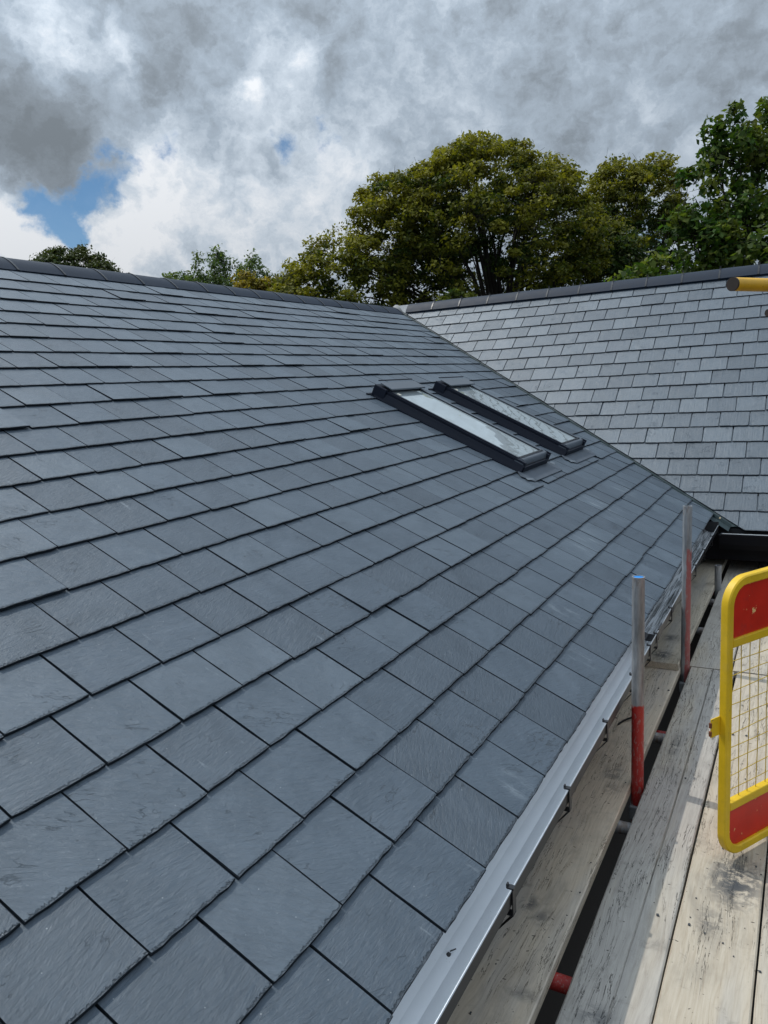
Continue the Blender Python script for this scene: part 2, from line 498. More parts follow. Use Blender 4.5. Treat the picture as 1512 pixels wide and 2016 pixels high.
def mat_wood():
    m, N = mat('weathered_scaffold_board')
    tc = N.add('ShaderNodeTexCoord'); oi = N.add('ShaderNodeObjectInfo')
    ge = N.add('ShaderNodeNewGeometry')
    r = oi.outputs['Random']
    p = N.vmath('ADD', tc.outputs['Object'], N.comb(N.math('MULTIPLY', r, 13.0), N.math('MULTIPLY', r, 29.0), N.math('MULTIPLY', r, 5.0)))
    wob = N.noise(N.vmath('MULTIPLY', p, (3, 0.7, 3)), 2.0, 3, 0.5, color=True)
    pw = N.vmath('ADD', p, N.vmath('SCALE', N.vmath('SUBTRACT', wob, (0.5, 0.5, 0.5)), None, 0.10))
    rings = N.noise(N.vmath('MULTIPLY', pw, (1.0, 0.04, 1.0)), 120.0, 5, 0.65, 0.3)
    fibre = N.noise(N.vmath('MULTIPLY', p, (1.0, 0.03, 1.0)), 330.0, 3, 0.7)
    blot = N.noise(N.vmath('MULTIPLY', p, (1, 0.55, 1)), 4.5, 7, 0.62, 0.4)
    tone = N.noise(N.vmath('MULTIPLY', p, (1, 0.12, 1)), 9.0, 3, 0.5)
    c = N.ramp(rings, [(0.25, (0.36, 0.31, 0.245)), (0.5, (0.45, 0.405, 0.335)), (0.78, (0.52, 0.48, 0.41))])
    grey = N.ramp(rings, [(0.25, (0.31, 0.295, 0.275)), (0.7, (0.45, 0.43, 0.395))])
    c = N.mix(N.smooth(N.math('ADD', tone, N.math('MULTIPLY_ADD', r, 0.3, -0.15)), 0.38, 0.62), c, grey)
    c = N.mix(N.smooth(blot, 0.50, 0.72, 0, 0.55), c, (0.20, 0.185, 0.165))
    c = N.mix(N.smooth(fibre, 0.58, 0.80, 0, 0.45), c, (0.17, 0.15, 0.125))
    # long drying cracks
    ck = N.noise(N.vmath('MULTIPLY', pw, (1.0, 0.028, 1.0)), 46.0, 5, 0.62, 0.2)
    crack = N.smooth(N.math('ABSOLUTE', N.math('SUBTRACT', ck, 0.5)), 0.0075, 0.0022)
    crack = N.math('MULTIPLY', crack, N.smooth(N.noise(N.vmath('MULTIPLY', p, (1, 0.25, 1)), 7.0, 3, 0.5), 0.44, 0.52))
    c = N.mix(N.math('MULTIPLY', crack, 0.85), c, (0.02, 0.018, 0.015))
    # short cross nicks
    nk = N.smooth(N.voro(N.vmath('MULTIPLY', N.vmath('ADD', p, N.vmath('SCALE', wob, None, 0.15)), (1.0, 2.2, 1.0)), 19.0), 0.11, 0.07)
    nkm = N.smooth(N.noise(p, 31.0, 3, 0.6), 0.46, 0.52)
    nick = N.math('MULTIPLY', nk, nkm)
    c = N.mix(N.math('MULTIPLY', nick, 0.85), c, (0.035, 0.032, 0.03))
    # grit and splashes
    gr = N.smooth(N.voro(p, 60.0), 0.14, 0.06)
    gm = N.smooth(N.noise(p, 8.0, 4, 0.6), 0.53, 0.62)
    c = N.mix(N.math('MULTIPLY', N.math('MULTIPLY', gr, gm), 0.8), c, (0.03, 0.03, 0.032))
    # oily spots and slate-dust stains at fixed places on the deck
    pos = ge.outputs['Position']
    sn = N.noise(pos, 26.0, 8, 0.72, 0.6)
    acc = None
    for x, y, rx, ry, a in ((0.52, 1.36, .10, .17, 1.0), (0.57, 1.72, .07, .1, .8), (0.70, 1.45, .07, .25, .8), (0.47, 1.12, .05, .08, .5),
                            (-0.055, 0.98, .035, .045, .8), (0.0, 0.93, .03, .04, .6), (0.01, 1.9, .05, .09, .6), (0.03, 1.78, .04, .05, .5), (0.05, 0.62, .05, .03, .5),
                            (0.2, 2.25, .03, .2, .5), (0.24, 0.62, .06, .06, .6), (-0.02, 3.3, .08, .09, .8), (-0.02, 3.6, .05, .06, .7)):
        dd = N.vmath('LENGTH', N.vmath('MULTIPLY', N.vmath('SUBTRACT', pos, (x, y, -0.44)), (1 / rx, 1 / ry, 1.0)))
        e = N.math('MULTIPLY', N.smooth(dd, 1.3, 0.1), a)
        acc = e if acc is None else N.math('MAXIMUM', acc, e)
    c = N.mix(N.math('MULTIPLY', acc, N.smooth(sn, 0.40, 0.56)), c, (0.065, 0.072, 0.082))
    c = N.mix(N.smooth(N.noise(p, 11.0, 8, 0.72, 0.5), 0.55, 0.70, 0, 0.38), c, (0.14, 0.135, 0.125))
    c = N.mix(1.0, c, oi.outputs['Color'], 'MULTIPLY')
    hh = N.math('ADD', N.math('MULTIPLY', rings, 0.5), N.math('MULTIPLY', fibre, 0.35))
    hh = N.math('SUBTRACT', hh, N.math('ADD', N.math('MULTIPLY', crack, 2.2), N.math('MULTIPLY', nick, 0.9)))
    N.out(N.bsdf(c, 0.82, 0.25, normal=N.bump(hh, 0.7, 0.0018)))
    return m


M_WOOD = mat_wood()


def mat_tube(name, paint_col, lo, hi, edge=0.25, side=False, base=(0.30, 0.31, 0.32)):
    """galvanised scaffold tube with worn paint between heights lo..hi (object z)"""
    m, N = mat(name)
    tc = N.add('ShaderNodeTexCoord')
    p = tc.outputs['Object']
    z = N.sep(p)[2]; x = N.sep(p)[0]
    n = N.noise(N.vmath('MULTIPLY', p, (1, 1, 0.16)), 30.0, 7, 0.65)
    blot = N.noise(N.vmath('MULTIPLY', p, (1, 1, 0.5)), 14.0, 6, 0.7)
    c = N.ramp(n, [(0.3, tuple(b * 0.45 for b in base)), (0.52, base), (0.75, tuple(b * 1.6 for b in base))])
    c = N.mix(N.smooth(blot, 0.54, 0.68, 0, 0.7), c, (0.17, 0.115, 0.08))
    zz = N.math('ADD', z, N.math('MULTIPLY', N.math('SUBTRACT', blot, 0.5), edge))
    k = N.math('MULTIPLY', N.smooth(zz, lo, lo + 0.012), N.smooth(zz, hi + 0.012, hi))
    if side:
        k = N.math('MULTIPLY', k, N.smooth(N.math('ADD', x, N.math('MULTIPLY', N.math('SUBTRACT', blot, 0.5), 0.03)), -0.004, 0.004))
    scuff = N.smooth(N.noise(N.vmath('MULTIPLY', p, (1, 1, 0.35)), 85.0, 6, 0.78), 0.53, 0.62, 0, 0.7)
    pc = N.mix(scuff, (*paint_col, 1), (0.30, 0.22, 0.2))
    c = N.mix(k, c, pc)
    mt = N.math('MULTIPLY', N.math('SUBTRACT', 1.0, k), 0.35)
    N.out(N.bsdf(c, N.math('ADD', N.math('MULTIPLY', n, 0.25), 0.36), 0.5, mt, N.bump(n, 0.25, 0.001)))
    return m


M_TUBE = mat_tube('galvanised_tube', (0.3, 0.3, 0.3), 50, 60)
M_POLE1 = mat_tube('tube_red_lower', (0.36, 0.022, 0.018), -4.0, -0.535, 0.10)
M_POLE2 = mat_tube('tube_red_smear', (0.30, 0.085, 0.08), -4.0, -0.26, 0.3, side=True, base=(0.33, 0.35, 0.37))
M_REDTUBE = mat_tube('red_tube', (0.36, 0.025, 0.02), -50, 50, 0.2)


def mat_paint(name, col, chip=(0.25, 0.12, 0.05), amount=0.66, rough=0.35, dust=0.25, dustcol=(0.5, 0.42, 0.3), scale=38.0):
    m, N = mat(name)
    tc = N.add('ShaderNodeTexCoord')
    p = tc.outputs['Object']
    n = N.noise(p, 9.0, 6, 0.65)
    c = N.mix(1.0, (*col, 1), N.ramp(n, [(0.25, 0.8), (0.75, 1.12)]), 'MULTIPLY')
    c = N.mix(N.smooth(N.noise(p, 5.0, 7, 0.7, 0.8), 0.5, 0.75, 0, dust), c, (*dustcol, 1))
    scr = N.smooth(N.noise(N.vmath('MULTIPLY', p, (1, 1, 0.12)), 120.0, 5, 0.7, 0.4), 0.60, 0.70, 0, 0.35)
    c = N.mix(scr, c, (*[q * 0.55 for q in col], 1))
    grime = N.smooth(N.noise(p, 16.0, 7, 0.72), 0.55, 0.72, 0, 0.4)
    c = N.mix(grime, c, (*[q * 0.45 + 0.02 for q in col], 1))
    ch = N.smooth(N.noise(p, scale, 5, 0.62), amount, amount + 0.015)
    c = N.mix(ch, c, (*chip, 1))
    N.out(N.bsdf(c, N.math('ADD', N.math('MULTIPLY', n, 0.25), rough), 0.45, normal=N.bump(N.math('SUBTRACT', n, ch), 0.2, 0.0015)))
    return m


M_YEL = mat_paint('worn_yellow_paint', (0.72, 0.46, 0.010), amount=0.685, dust=0.14)
M_YELT = mat_paint('yellow_tube_paint', (0.78, 0.42, 0.012), chip=(0.12, 0.06, 0.03), amount=0.66, dust=0.3, dustcol=(0.45, 0.20, 0.02))
M_RED = mat_paint('scuffed_red_panel', (0.60, 0.020, 0.006), chip=(0.80, 0.50, 0.2), amount=0.66, rough=0.2, dust=0.12, dustcol=(0.45, 0.12, 0.09), scale=30.0)
M_WIRE = mat_paint('yellow_wire', (0.50, 0.33, 0.02), amount=0.62)


def mat_leaf(name, green, tint, trans=0.35):
    m, N = mat(name)
    at = N.add('ShaderNodeAttribute'); at.attribute_name = 'tint'
    ge = N.add('ShaderNodeNewGeometry')
    rnd = ge.outputs['Random Per Island']
    t = at.outputs['Fac']
    c = N.mix(t, (*green, 1), (*tint, 1))
    c = N.mix(1.0, c, N.ramp(rnd, [(0, 0.6), (1, 1.35)]), 'MULTIPLY')
    b = N.bsdf(c, 0.6, 0.2)
    tr = N.add('ShaderNodeBsdfTranslucent')
    N.put(tr.inputs[0], N.mix(1.0, c, (1.15, 1.2, 0.5, 1), 'MULTIPLY'))
    mx = N.add('ShaderNodeMixShader')
    mx.inputs[0].default_value = trans
    N.t.links.new(b.outputs[0], mx.inputs[1]); N.t.links.new(tr.outputs[0], mx.inputs[2])
    N.out(mx)
    return m


M_LEAF_SYC = mat_leaf('sycamore_leaf', (0.034, 0.064, 0.012), (0.240, 0.225, 0.026), 0.4)
M_LEAF_GRN = mat_leaf('green_leaf', (0.045, 0.100, 0.018), (0.17, 0.19, 0.035), 0.4)
M_LEAF_PALE = mat_leaf('willow_leaf', (0.085, 0.14, 0.05), (0.16, 0.20, 0.07), 0.35)
M_LEAF_YEL = mat_leaf('yellow_leaf', (0.20, 0.17, 0.03), (0.42, 0.30, 0.04), 0.4)
M_LEAF_DRK = mat_leaf('dark_leaf', (0.040, 0.065, 0.022), (0.085, 0.10, 0.03), 0.25)


# ------------------------------------------------------------------ ground
gm = MB().box((-400, -400, -3.0), (400, 400, -2.7)).build('ground', M_GROUND)
tag(gm, kind='structure')

# ------------------------------------------------------------------ building
bld = empty('building', (-3.0, 4.0, -2.7))
tag(bld, 'slate-roofed building with two roof slopes meeting at a valley', 'building')

# walls
wb = MB()
wb.box((-8.6, -6, -2.7), (-0.28, 6.5, -0.30))
wb.box((-0.281, 6.5, -2.7), (7, 10.6, -0.30))
wb.build('wall', M_WALL, bld)


# roof bodies under the slates (solid, with the far slopes)
OFF = 0.034
def prism_main():
    b = MB()
    dz = OFF / cpm
    prof = [(-0.075, 0.075 * math.tan(PM) - dz - 0.004), (XR, ZR - dz + 0.0), (2 * XR, -dz), (2 * XR, -dz - 0.12), (XR, ZR - dz - 0.14), (-0.075, -dz - 0.06)]
    b.extrude(prof, 'y', -6, YR)
    return b
main_roof = prism_main().build('main_roof', M_UNDER, bld)
b = MB()
dzc = OFF / cpc
b.extrude([(YC + 0.05, ZC - dzc + 0.036), (YR, 2.285 - dzc), (2 * YR - YC, ZC - dzc), (2 * YR - YC, ZC - dzc - 0.12), (YR, 2.285 - dzc - 0.14), (YC + 0.05, ZC - dzc - 0.05)], 'x', XR, 7)
cross_roof = b.build('cross_roof', M_UNDER, bld)
main_roof['label'] = 'long shallow slate slope filling the foreground'
cross_roof['label'] = 'steeper slate slope facing the viewer beyond the valley'


# slate shapes ------------------------------------------------------
def slate_outline(r, w=0.2450, L=0.40, rough=1.0):
    """outline ccw from tail left; tail edge at y=0, irregular dressed edges"""
    h = w / 2
    tail = []
    n = 9
    for k in range(n + 1):
        x = -h + w * k / n
        j = r.uniform(-1, 1) * 0.0014 * rough
        if k in (0, n): j += r.choice((0, 0, 0.001, 0.003))
        tail.append((x + (r.uniform(-.002, .002) if 0 < k < n else 0), j))
    right = [(h + r.uniform(-.0009, .0007) * rough, y) for y in (0.075, 0.15, 0.225)]
    left = [(-h + r.uniform(-.0007, .0009) * rough, y) for y in (0.225, 0.15, 0.075)]
    return tail + right + [(h, L), (-h, L)] + left, n


def slate_mesh(name, outline, r, th=TH, cham=True):
    """top inset by a rough chamfer from the bottom outline; no underside"""
    n = len(outline)
    cx = sum(p[0] for p in outline) / n; cy = sum(p[1] for p in outline) / n
    top = []; mid = []
    for (x, y) in outline:
        d = Vector((cx - x, cy - y))
        near_tail = y < 0.01
        ins = r.uniform(0.0003, 0.0024) if near_tail else r.uniform(0.0003, 0.0014)
        dd = Vector((0, 1)) if near_tail and abs(x) < 0.11 else (Vector((1 if d.x > 0 else -1, 0)) if not near_tail else Vector((0.7 if d.x > 0 else -0.7, 0.7)))
        top.append((x + dd.x * ins, y + dd.y * ins, 0.0))
        mid.append((x, y, -th * r.uniform(0.35, 0.6)))
    bot = [(x, y, -th) for x, y in outline]
    v = top + mid + bot
    f = [tuple(range(n))]
    for k in range(n):
        q = (k + 1) % n
        f.append((n + k, n + q, q, k))
        if outline[k][1] < 0.3 and outline[q][1] < 0.3:
            f.append((2 * n + k, 2 * n + q, n + q, n + k))
    return v, f


def edge_mat(me, matl):
    me.materials.append(matl)
    me.materials.append(M_EDGE)
    idx = [1] * len(me.polygons); idx[0] = 0
    for i, pl in enumerate(me.polygons):
        if pl.normal.z > 0.9: idx[i] = 0
    me.polygons.foreach_set('material_index', idx)


def mesh_uv(me):
    uv = me.uv_layers.new(name='slate')
    co = np.empty(len(me.vertices) * 3); me.vertices.foreach_get('co', co)
    co = co.reshape(-1, 3)
    li = np.empty(len(me.loops), dtype=np.int32); me.loops.foreach_get('vertex_index', li)
    uv.data.foreach_set('uv', co[li][:, :2].astype(np.float32).ravel())


def clip_poly(pts, n, d):
    """keep side where n.p <= d"""
    out = []
    for i in range(len(pts)):
        a, b_ = pts[i], pts[(i + 1) % len(pts)]
        da = n[0] * a[0] + n[1] * a[1] - d; db = n[0] * b_[0] + n[1] * b_[1] - d
        if da <= 0: out.append(a)
        if da * db < 0:
            t = da / (da - db)
            out.append((a[0] + t * (b_[0] - a[0]), a[1] + t * (b_[1] - a[1])))
    return out


variants = []
for k in range(26):
    r = random.Random(100 + k)
    ol, _ = slate_outline(r)
    variants.append(ol)
var_mesh = {}
def variant_mesh(k, matl):
    key = (k, matl.name)
    if key not in var_mesh:
        v, f = slate_mesh('slate', variants[k], random.Random(500 + k))
        me = pydata('slate', v, f); mesh_uv(me); edge_mat(me, matl)
        var_mesh[key] = me
    return var_mesh[key]


CAMI = cam.matrix_basis.inverted() if False else (Matrix.Translation(cam.location) @ cam.rotation_euler.to_matrix().to_4x4()).inverted()
def pix(p):
    q = CAMI @ Vector(p)
    if q.z > -0.05: return None
    return (756 - 1501.11 * q.x / q.z, 1008 + 1501.11 * q.y / q.z)


def area_in_view(mw, w, g):
    cs = [pix(mw @ Vector(c)) for c in ((-w / 2, 0, 0), (w / 2, 0, 0), (w / 2, g, 0), (-w / 2, g, 0))]
    if any(c is None for c in cs): return 0
    if max(c[0] for c in cs) < 0 or min(c[0] for c in cs) > 1512 or max(c[1] for c in cs) < 0 or min(c[1] for c in cs) > 2016: return 0
    a = 0
    for i in range(4):
        x0, y0 = cs[i]; x1, y1 = cs[(i + 1) % 4]
        a += x0 * y1 - x1 * y0
    return abs(a) / 2


def lay(roof, F, gauge, width, rows, span, clipper, matl, seed, x0=0.0, keep=300, skip=None, flat=1.0):
    """lays the courses; returns nothing. clipper(row origin) -> list of half planes in roof plane coords"""
    r = random.Random(seed)
    items = []
    a0 = (TH + 0.0010) / gauge
    for i in range(-1, rows):
        s_tail = max(i, 0) * gauge + (0.0 if i >= 0 else 0.004)
        lo, hi = span(i)
        j0 = math.floor(lo / width)
        row_off = r.uniform(-.001, .001)
        par = 0.5 * (i % 2)
        for j in range(j0 - 1, int(hi / width) + 2):
            cx = x0 + (j + par + 0.5) * width + r.uniform(-.0012, .0012)
            if cx < lo - width or cx > hi + width: continue
            lift = 0.0008 + abs(r.gauss(0, 0.0017)) + (r.uniform(0.002, 0.006) if r.random() < 0.10 else 0)
            lift *= flat
            ang = r.gauss(0, 0.0042) * flat
            ds = r.gauss(0, 0.0018) + row_off
            k = r.randrange(len(variants))
            if skip and skip(cx, s_tail): continue
            zt = 0.0 + lift
            if i < 0: zt = -TH - 0.001
            mloc = Matrix.Translation((cx, s_tail + ds, zt)) @ Matrix.Rotation(ang, 4, 'Z') @ Matrix.Rotation(-(a0 + lift / 0.42), 4, 'X')
            # clip?
            planes = clipper(cx, s_tail)
            cut = None
            ol = variants[k]
            ca, sa = math.cos(ang), math.sin(ang)
            if planes:
                cut = ol
                for (nx, ny, d) in planes:
                    # plane in roof coords -> local
                    lnx, lny = nx * ca + ny * sa, -nx * sa + ny * ca
                    ld = d - (nx * cx + ny * (s_tail + ds))
                    cut = clip_poly(cut, (lnx, lny), ld)
                    if len(cut) < 3: break
                if len(cut) < 3: continue
                ar = sum(cut[q][0] * cut[(q + 1) % len(cut)][1] - cut[(q + 1) % len(cut)][0] * cut[q][1] for q in range(len(cut))) / 2
                if ar < 0.0012: continue
                if len(cut) == len(ol) and all(abs(cut[q][0] - ol[q][0]) + abs(cut[q][1] - ol[q][1]) < 1e-9 for q in range(len(ol))):
                    cut = None
            mw = F @ mloc
            items.append([area_in_view(mw, width, gauge), mw, k, cut, mloc])
    items.sort(key=lambda t: -t[0])
    big = MB(); uvs = []
    cnt = 0
    for a, mw, k, cut, mloc in items:
        if a > 0 and cnt < keep:
            cnt += 1
            if cut is None:
                me = variant_mesh(k, matl)
            else:
                v, f = cut_solid(cut)
                me = pydata('cut_slate', v, f); mesh_uv(me); edge_mat(me, matl)
            link(bpy.data.objects.new('slate', me), roof, mw)
        else:
            if cut is None:
                me = variant_mesh(k, matl)
                v = [tuple(q.co) for q in me.vertices]; f = [tuple(pl.vertices) for pl in me.polygons]
            else:
                v, f = cut_solid(cut)
            for fc in f: uvs += [(v[i2][0], v[i2][1]) for i2 in fc]
            big.poly([mw @ Vector(q) for q in v], f)
    if big.v:
        me = pydata('slates', big.v, big.f)
        uv = me.uv_layers.new(name='slate')
        uv.data.foreach_set('uv', np.array(uvs, dtype=np.float32).ravel())
        me.materials.append(matl); me.materials.append(M_EDGE)
        nz = np.empty(len(me.polygons) * 3); me.polygons.foreach_get('normal', nz)
        up = (nz.reshape(-1, 3) @ np.array(F.to_3x3() @ Vector((0, 0, 1)))) > 0.9
        me.polygons.foreach_set('material_index', np.where(up, 0, 1).astype(np.int32))
        o = meshobj('slates', me, None, roof)
        tag(o, kind='stuff')
    print('slates', len(items), 'individual', cnt)


def cut_solid(cut):
    n = len(cut)
    v = [(x, y, 0.0) for x, y in cut] + [(x, y, -TH) for x, y in cut]
    f = [tuple(range(n))] + [(n + k, n + (k + 1) % n, (k + 1) % n, k) for k in range(n)]
    return v, f


# valley: points of the main slope plane with y <= yv(s); main plane coords (y, s)
tm, tcx = math.tan(PM), math.tan(PC)
# valley line through z: x=-z/tm ; y = YC+(z-ZC)/tcx
VY0 = YC + (0 - ZC) / tcx
kM = spm / tcx                       # dy per slope metre on the main plane
nrm_m = 1 / math.hypot(1, kM)
def clip_main(cx, s):
    pl = [(nrm_m, -kM * nrm_m, (VY0 - 0.012) * nrm_m)]
    for (y0, y1) in SKY:
        if s + GM > SK0 and s < SK1 - GM * 0.6:
            if abs(cx - (y0 - 0.03)) < 0.13 and cx < y0 + 0.02: pl.append((1, 0, y0 - 0.012))
            elif abs(cx - (y1 + 0.03)) < 0.13 and cx > y1 - 0.02: pl.append((-1, 0, -(y1 + 0.012)))
    return pl
SKY = ((4.03, 4.62), (5.13, 5.70))
SK0, SK1 = 5.9 * GM, 12.3 * GM
def skip_main(cx, s):
    return any(y0 + 0.02 <= cx <= y1 - 0.02 and s > SK0 + 0.02 and s < SK1 - GM - 0.02 for y0, y1 in SKY)
lay(main_roof, FM, GM, WMN, 23, lambda i: (-1.6 + 0.0 * i, VY0 + (i + 2) * GM * kM), clip_main, M_SLATE, 11, keep=300, skip=skip_main)

# cross slope plane coords (x, s):  x >= xv(z), z = ZC + s*spc
def clip_cross(cx, s):
    # x + (ZC + s spc)/tm >= 0.045
    nx, ny, d = -1.0, -spc / tm, ZC / tm - 0.045
    q = math.hypot(nx, ny)
    return [(nx / q, ny / q, d / q)]
lay(cross_roof, FC, GC, WC, 18, lambda i: (-(ZC + (i + 2) * GC * spc) / tm - 0.2, 3.0), clip_cross, M_SLATEC, 23, x0=XC0 % WC, keep=300, flat=0.55)

# valley trough (folded sheet lying in the valley) with projecting end
def vpt(z, off_m=0.0, off_c=0.0, up=0.0):
    return Vector((-z / tm + off_c, YC + (z - ZC) / tcx - off_m, z + up))
vb = MB()
z0, z1 = -0.075, 2.27
def vsec(z, lift=0.0):
    c0 = vpt(z)
    m_dir = (FM.to_3x3() @ Vector((-1, 0.0, 0)))          # towards -y on main plane
    c_dir = Vector((1, 0, 0))
    nm = FM.to_3x3() @ Vector((0, 0, 1)); nc = FC.to_3x3() @ Vector((0, 0, 1))
    return [c0 + m_dir * 0.16 - nm * (0.022 - lift), c0 + m_dir * 0.014 - nm * 0.020, c0 + m_dir * 0.011 + nm * 0.007, c0 + m_dir * 0.004 + nm * 0.007,
            c0 + m_dir * 0.001 - nm * 0.012, c0 + c_dir * 0.03 - nc * 0.014, c0 + c_dir * 0.16 - nc * 0.020]
a = vsec(z0); c = vsec(z1); n = len(a)
low = [p - Vector((0, 0, 0.004)) for p in a + c]
vb.poly(a + c + low, [(k, k + 1, n + k + 1, n + k) for k in range(n - 1)] + [(2 * n + k, 2 * n + k + 1, k + 1, k) for k in range(n - 1)])
vt = vb.build('valley_trough', M_VALLEY, bld)
rb = MB(); p = vpt(-0.035) + Vector((-0.012, -0.03, 0.012))
rb.tube(p, p + Vector((0.002, -0.006, 0.004)), 0.007, 10)
rb.build('rivet', M_BRASS, vt)

# ridge tiles --------------------------------------------------------
def ridge_profile(half, rise, thick=0.014):
    top = []
    for k in range(13):
        t = -1 + 2 * k / 12
        # between an angle ridge and a half round
        z = rise * ((1 - abs(t) ** 1.75))
        top.append((t * half, z))
    inner = [(x * 0.93, z - thick) for x, z in reversed(top)]
    return top + inner
def ridge_mesh(L, half, rise):
    b = MB()
    n0 = ridge_profile(half, rise)
    b.extrude(n0, 'y', 0.004, L - 0.004)
    me = pydata('ridge_tile', b.v, b.f)
    bm = bmesh.new(); bm.from_mesh(me); bmesh.ops.recalc_face_normals(bm, faces=bm.faces)
    bm.to_mesh(me); bm.free()
    me.materials.append(M_RIDGE)
    me.shade_smooth()
    me.set_sharp_from_angle(angle=R(35))
    return me
def union_mesh(L, half, rise):
    n0 = ridge_profile(half, rise)
    b = MB()
    col = [(x * 1.02, z + (0.0045 if i < 13 else -0.004)) for i, (x, z) in enumerate(n0)]
    b.extrude(col, 'y', L - 0.009, L + 0.009)
    me = pydata('ridge_union', b.v, b.f); me.materials.append(M_CLIP)
    return me
clipm = MB().box((-0.008, -0.006, 0), (0.008, 0.008, 0.022))
clip_me = pydata('ridge_clip', clipm.v, clipm.f); clip_me.materials.append(M_CLIP)
rm = ridge_mesh(0.397, 0.190, 0.114)
um = union_mesh(0.397, 0.190, 0.114)
ys = [8.53 - 0.397 * k for k in range(1, 31)]
for y in ys:
    mw = Matrix.Translation((XR, y, ZR - 0.098 + rng.uniform(-.002, .002))) @ Matrix.Rotation(rng.uniform(-.006, .006), 4, 'X') @ Matrix.Rotation(rng.uniform(-.006, .006), 4, 'Z')
    link(bpy.data.objects.new('ridge_tile', rm), main_roof, mw)
    link(bpy.data.objects.new('ridge_union', um), main_roof, mw)
uc = union_mesh(0.400, 0.145, 0.120)
rc = ridge_mesh(0.400, 0.145, 0.120)
for k in range(26):
    x = -4.26 + 0.400 * k
    mw = Matrix.Translation((x, YR, 2.198 + rng.uniform(-.002, .002))) @ Matrix.Rotation(R(-90), 4, 'Z') @ Matrix.Rotation(rng.uniform(-.005, .005), 4, 'X')
    t_ = link(bpy.data.objects.new('ridge_tile', rc), cross_roof, mw)
    link(bpy.data.objects.new('ridge_union', uc), cross_roof, mw)
    link(bpy.data.objects.new('ridge_clip', clip_me), cross_roof, Matrix.Translation((x + 0.40, YR - 0.03, 2.322)))
# mitred junction cap with pointing
jb = MB()
jb.tube((XR + 0.02, YR - 0.10, 2.14), (XR + 0.02, YR - 0.02, 2.31), 0.17, 14, r2=0.035)
jb.build('mortar_bedding', M_MORTAR, main_roof, smooth=True)

# gutter -------------------------------------------------------------
GY0, GY1 = -2.2, 5.47
prof = [(-0.062, -0.022), (-0.056, -0.066), (-0.030, -0.094), (0.000, -0.107), (0.043, -0.107), (0.0585, -0.088), (0.0600, -0.052)]
gi = MB().extrude(prof, 'y', GY0, GY1, closed=False)
outp = [(-0.066, -0.022), (-0.060, -0.068), (-0.034, -0.099), (0.000, -0.112), (0.046, -0.112), (0.0635, -0.090), (0.0650, -0.050)]
gutter = MB().extrude(outp + [(0.0602, -0.0495)] , 'y', GY0, GY1, closed=False).build('gutter', M_CLIP, bld)
gi.build('gutter_lining', M_GUT, gutter)
lip = MB().tube((0.0635, GY0, -0.0475), (0.0635, GY1, -0.0475), 0.0026, 8)
M_LIP = simple('bright_gutter_lip', (0.42, 0.46, 0.50), 0.35, metal=0.3)
lip.build('gutter_lip', M_LIP, gutter, smooth=True)
ep = MB().box((-0.067, GY1, -0.113), (0.066, GY1 + 0.004, -0.02)).build('gutter_end', M_CLIP, gutter)
# union joint
ub = MB().extrude([(x * 1.0, z + 0.003) for x, z in prof], 'y', 2.715, 2.735, closed=False)
uo = MB().extrude([(x + 0.001, z - 0.0035) for x, z in outp] + [(0.066, -0.040), (0.060, -0.040)] + [(x * 0.97, z + 0.0035) for x, z in reversed(prof)], 'y', 2.66, 2.76)
uo.build('gutter_union', M_CLIP, gutter)
for y in (-0.6, 0.0, 0.515, 1.035, 1.545, 2.03, 2.42, 2.60, 3.05, 3.55, 4.05, 4.52, 5.0):
    bb = MB()
    w = 0.011
    bb.box((0.0665, y - w, -0.112), (0.0695, y + w, -0.046))
    bb.box((0.010, y - w, -0.1165), (0.0695, y + w, -0.1135))
    bb.box((-0.07, y - w, -0.185), (0.012, y + w, -0.1135))
    bb.box((0.052, y - w * .7, -0.0450), (0.0705, y + w * .7, -0.0405))
    bb.box((0.050, y - w * .5, -0.0450), (0.054, y + w * .5, -0.034))
    bb.poly([(0.0695, y - w, -0.112), (0.0695, y + w, -0.112), (0.012, y + w, -0.185), (0.012, y - w, -0.185), (0.0685, y - w, -0.1165), (0.0685, y + w, -0.1165)],
            [(0, 1, 2, 3), (0, 3, 4), (1, 5, 2), (4, 3, 2, 5)])
    bb.build('gutter_bracket', M_CLIP, gutter)
# fascia and soffit
MB().box((-0.09, -6, -0.23), (-0.0685, 5.62, -0.046)).build('fascia', M_FASCIA, bld)
MB().box((-0.279, -6, -0.232), (-0.0905, 6.49, -0.215)).build('soffit', M_FASCIA, bld)
# cross gutter + fascia
cg = MB().extrude([(5.515, -0.14), (5.50, -0.205), (5.46, -0.235), (5.425, -0.235), (5.405, -0.19), (5.40, -0.115), (5.412, -0.106), (5.42, -0.12), (5.425, -0.19), (5.45, -0.222), (5.48, -0.21), (5.505, -0.14)], 'x', 0.075, 6)
cgo = cg.build('gutter', M_FASCIA, bld)
cgo['label'] = 'black gutter along the far roof'
MB().tube((0.09, 5.406, -0.104), (6, 5.406, -0.104), 0.0045, 8).build('gutter_lip', M_LIP, cgo, smooth=True)
MB().box((-0.0685, 5.5165, -0.34), (6, 5.535, -0.136)).build('fascia', M_FASCIA, bld)
MB().box((-0.0685, 5.536, -0.335), (6, 6.499, -0.318)).build('soffit', M_FASCIA, bld)


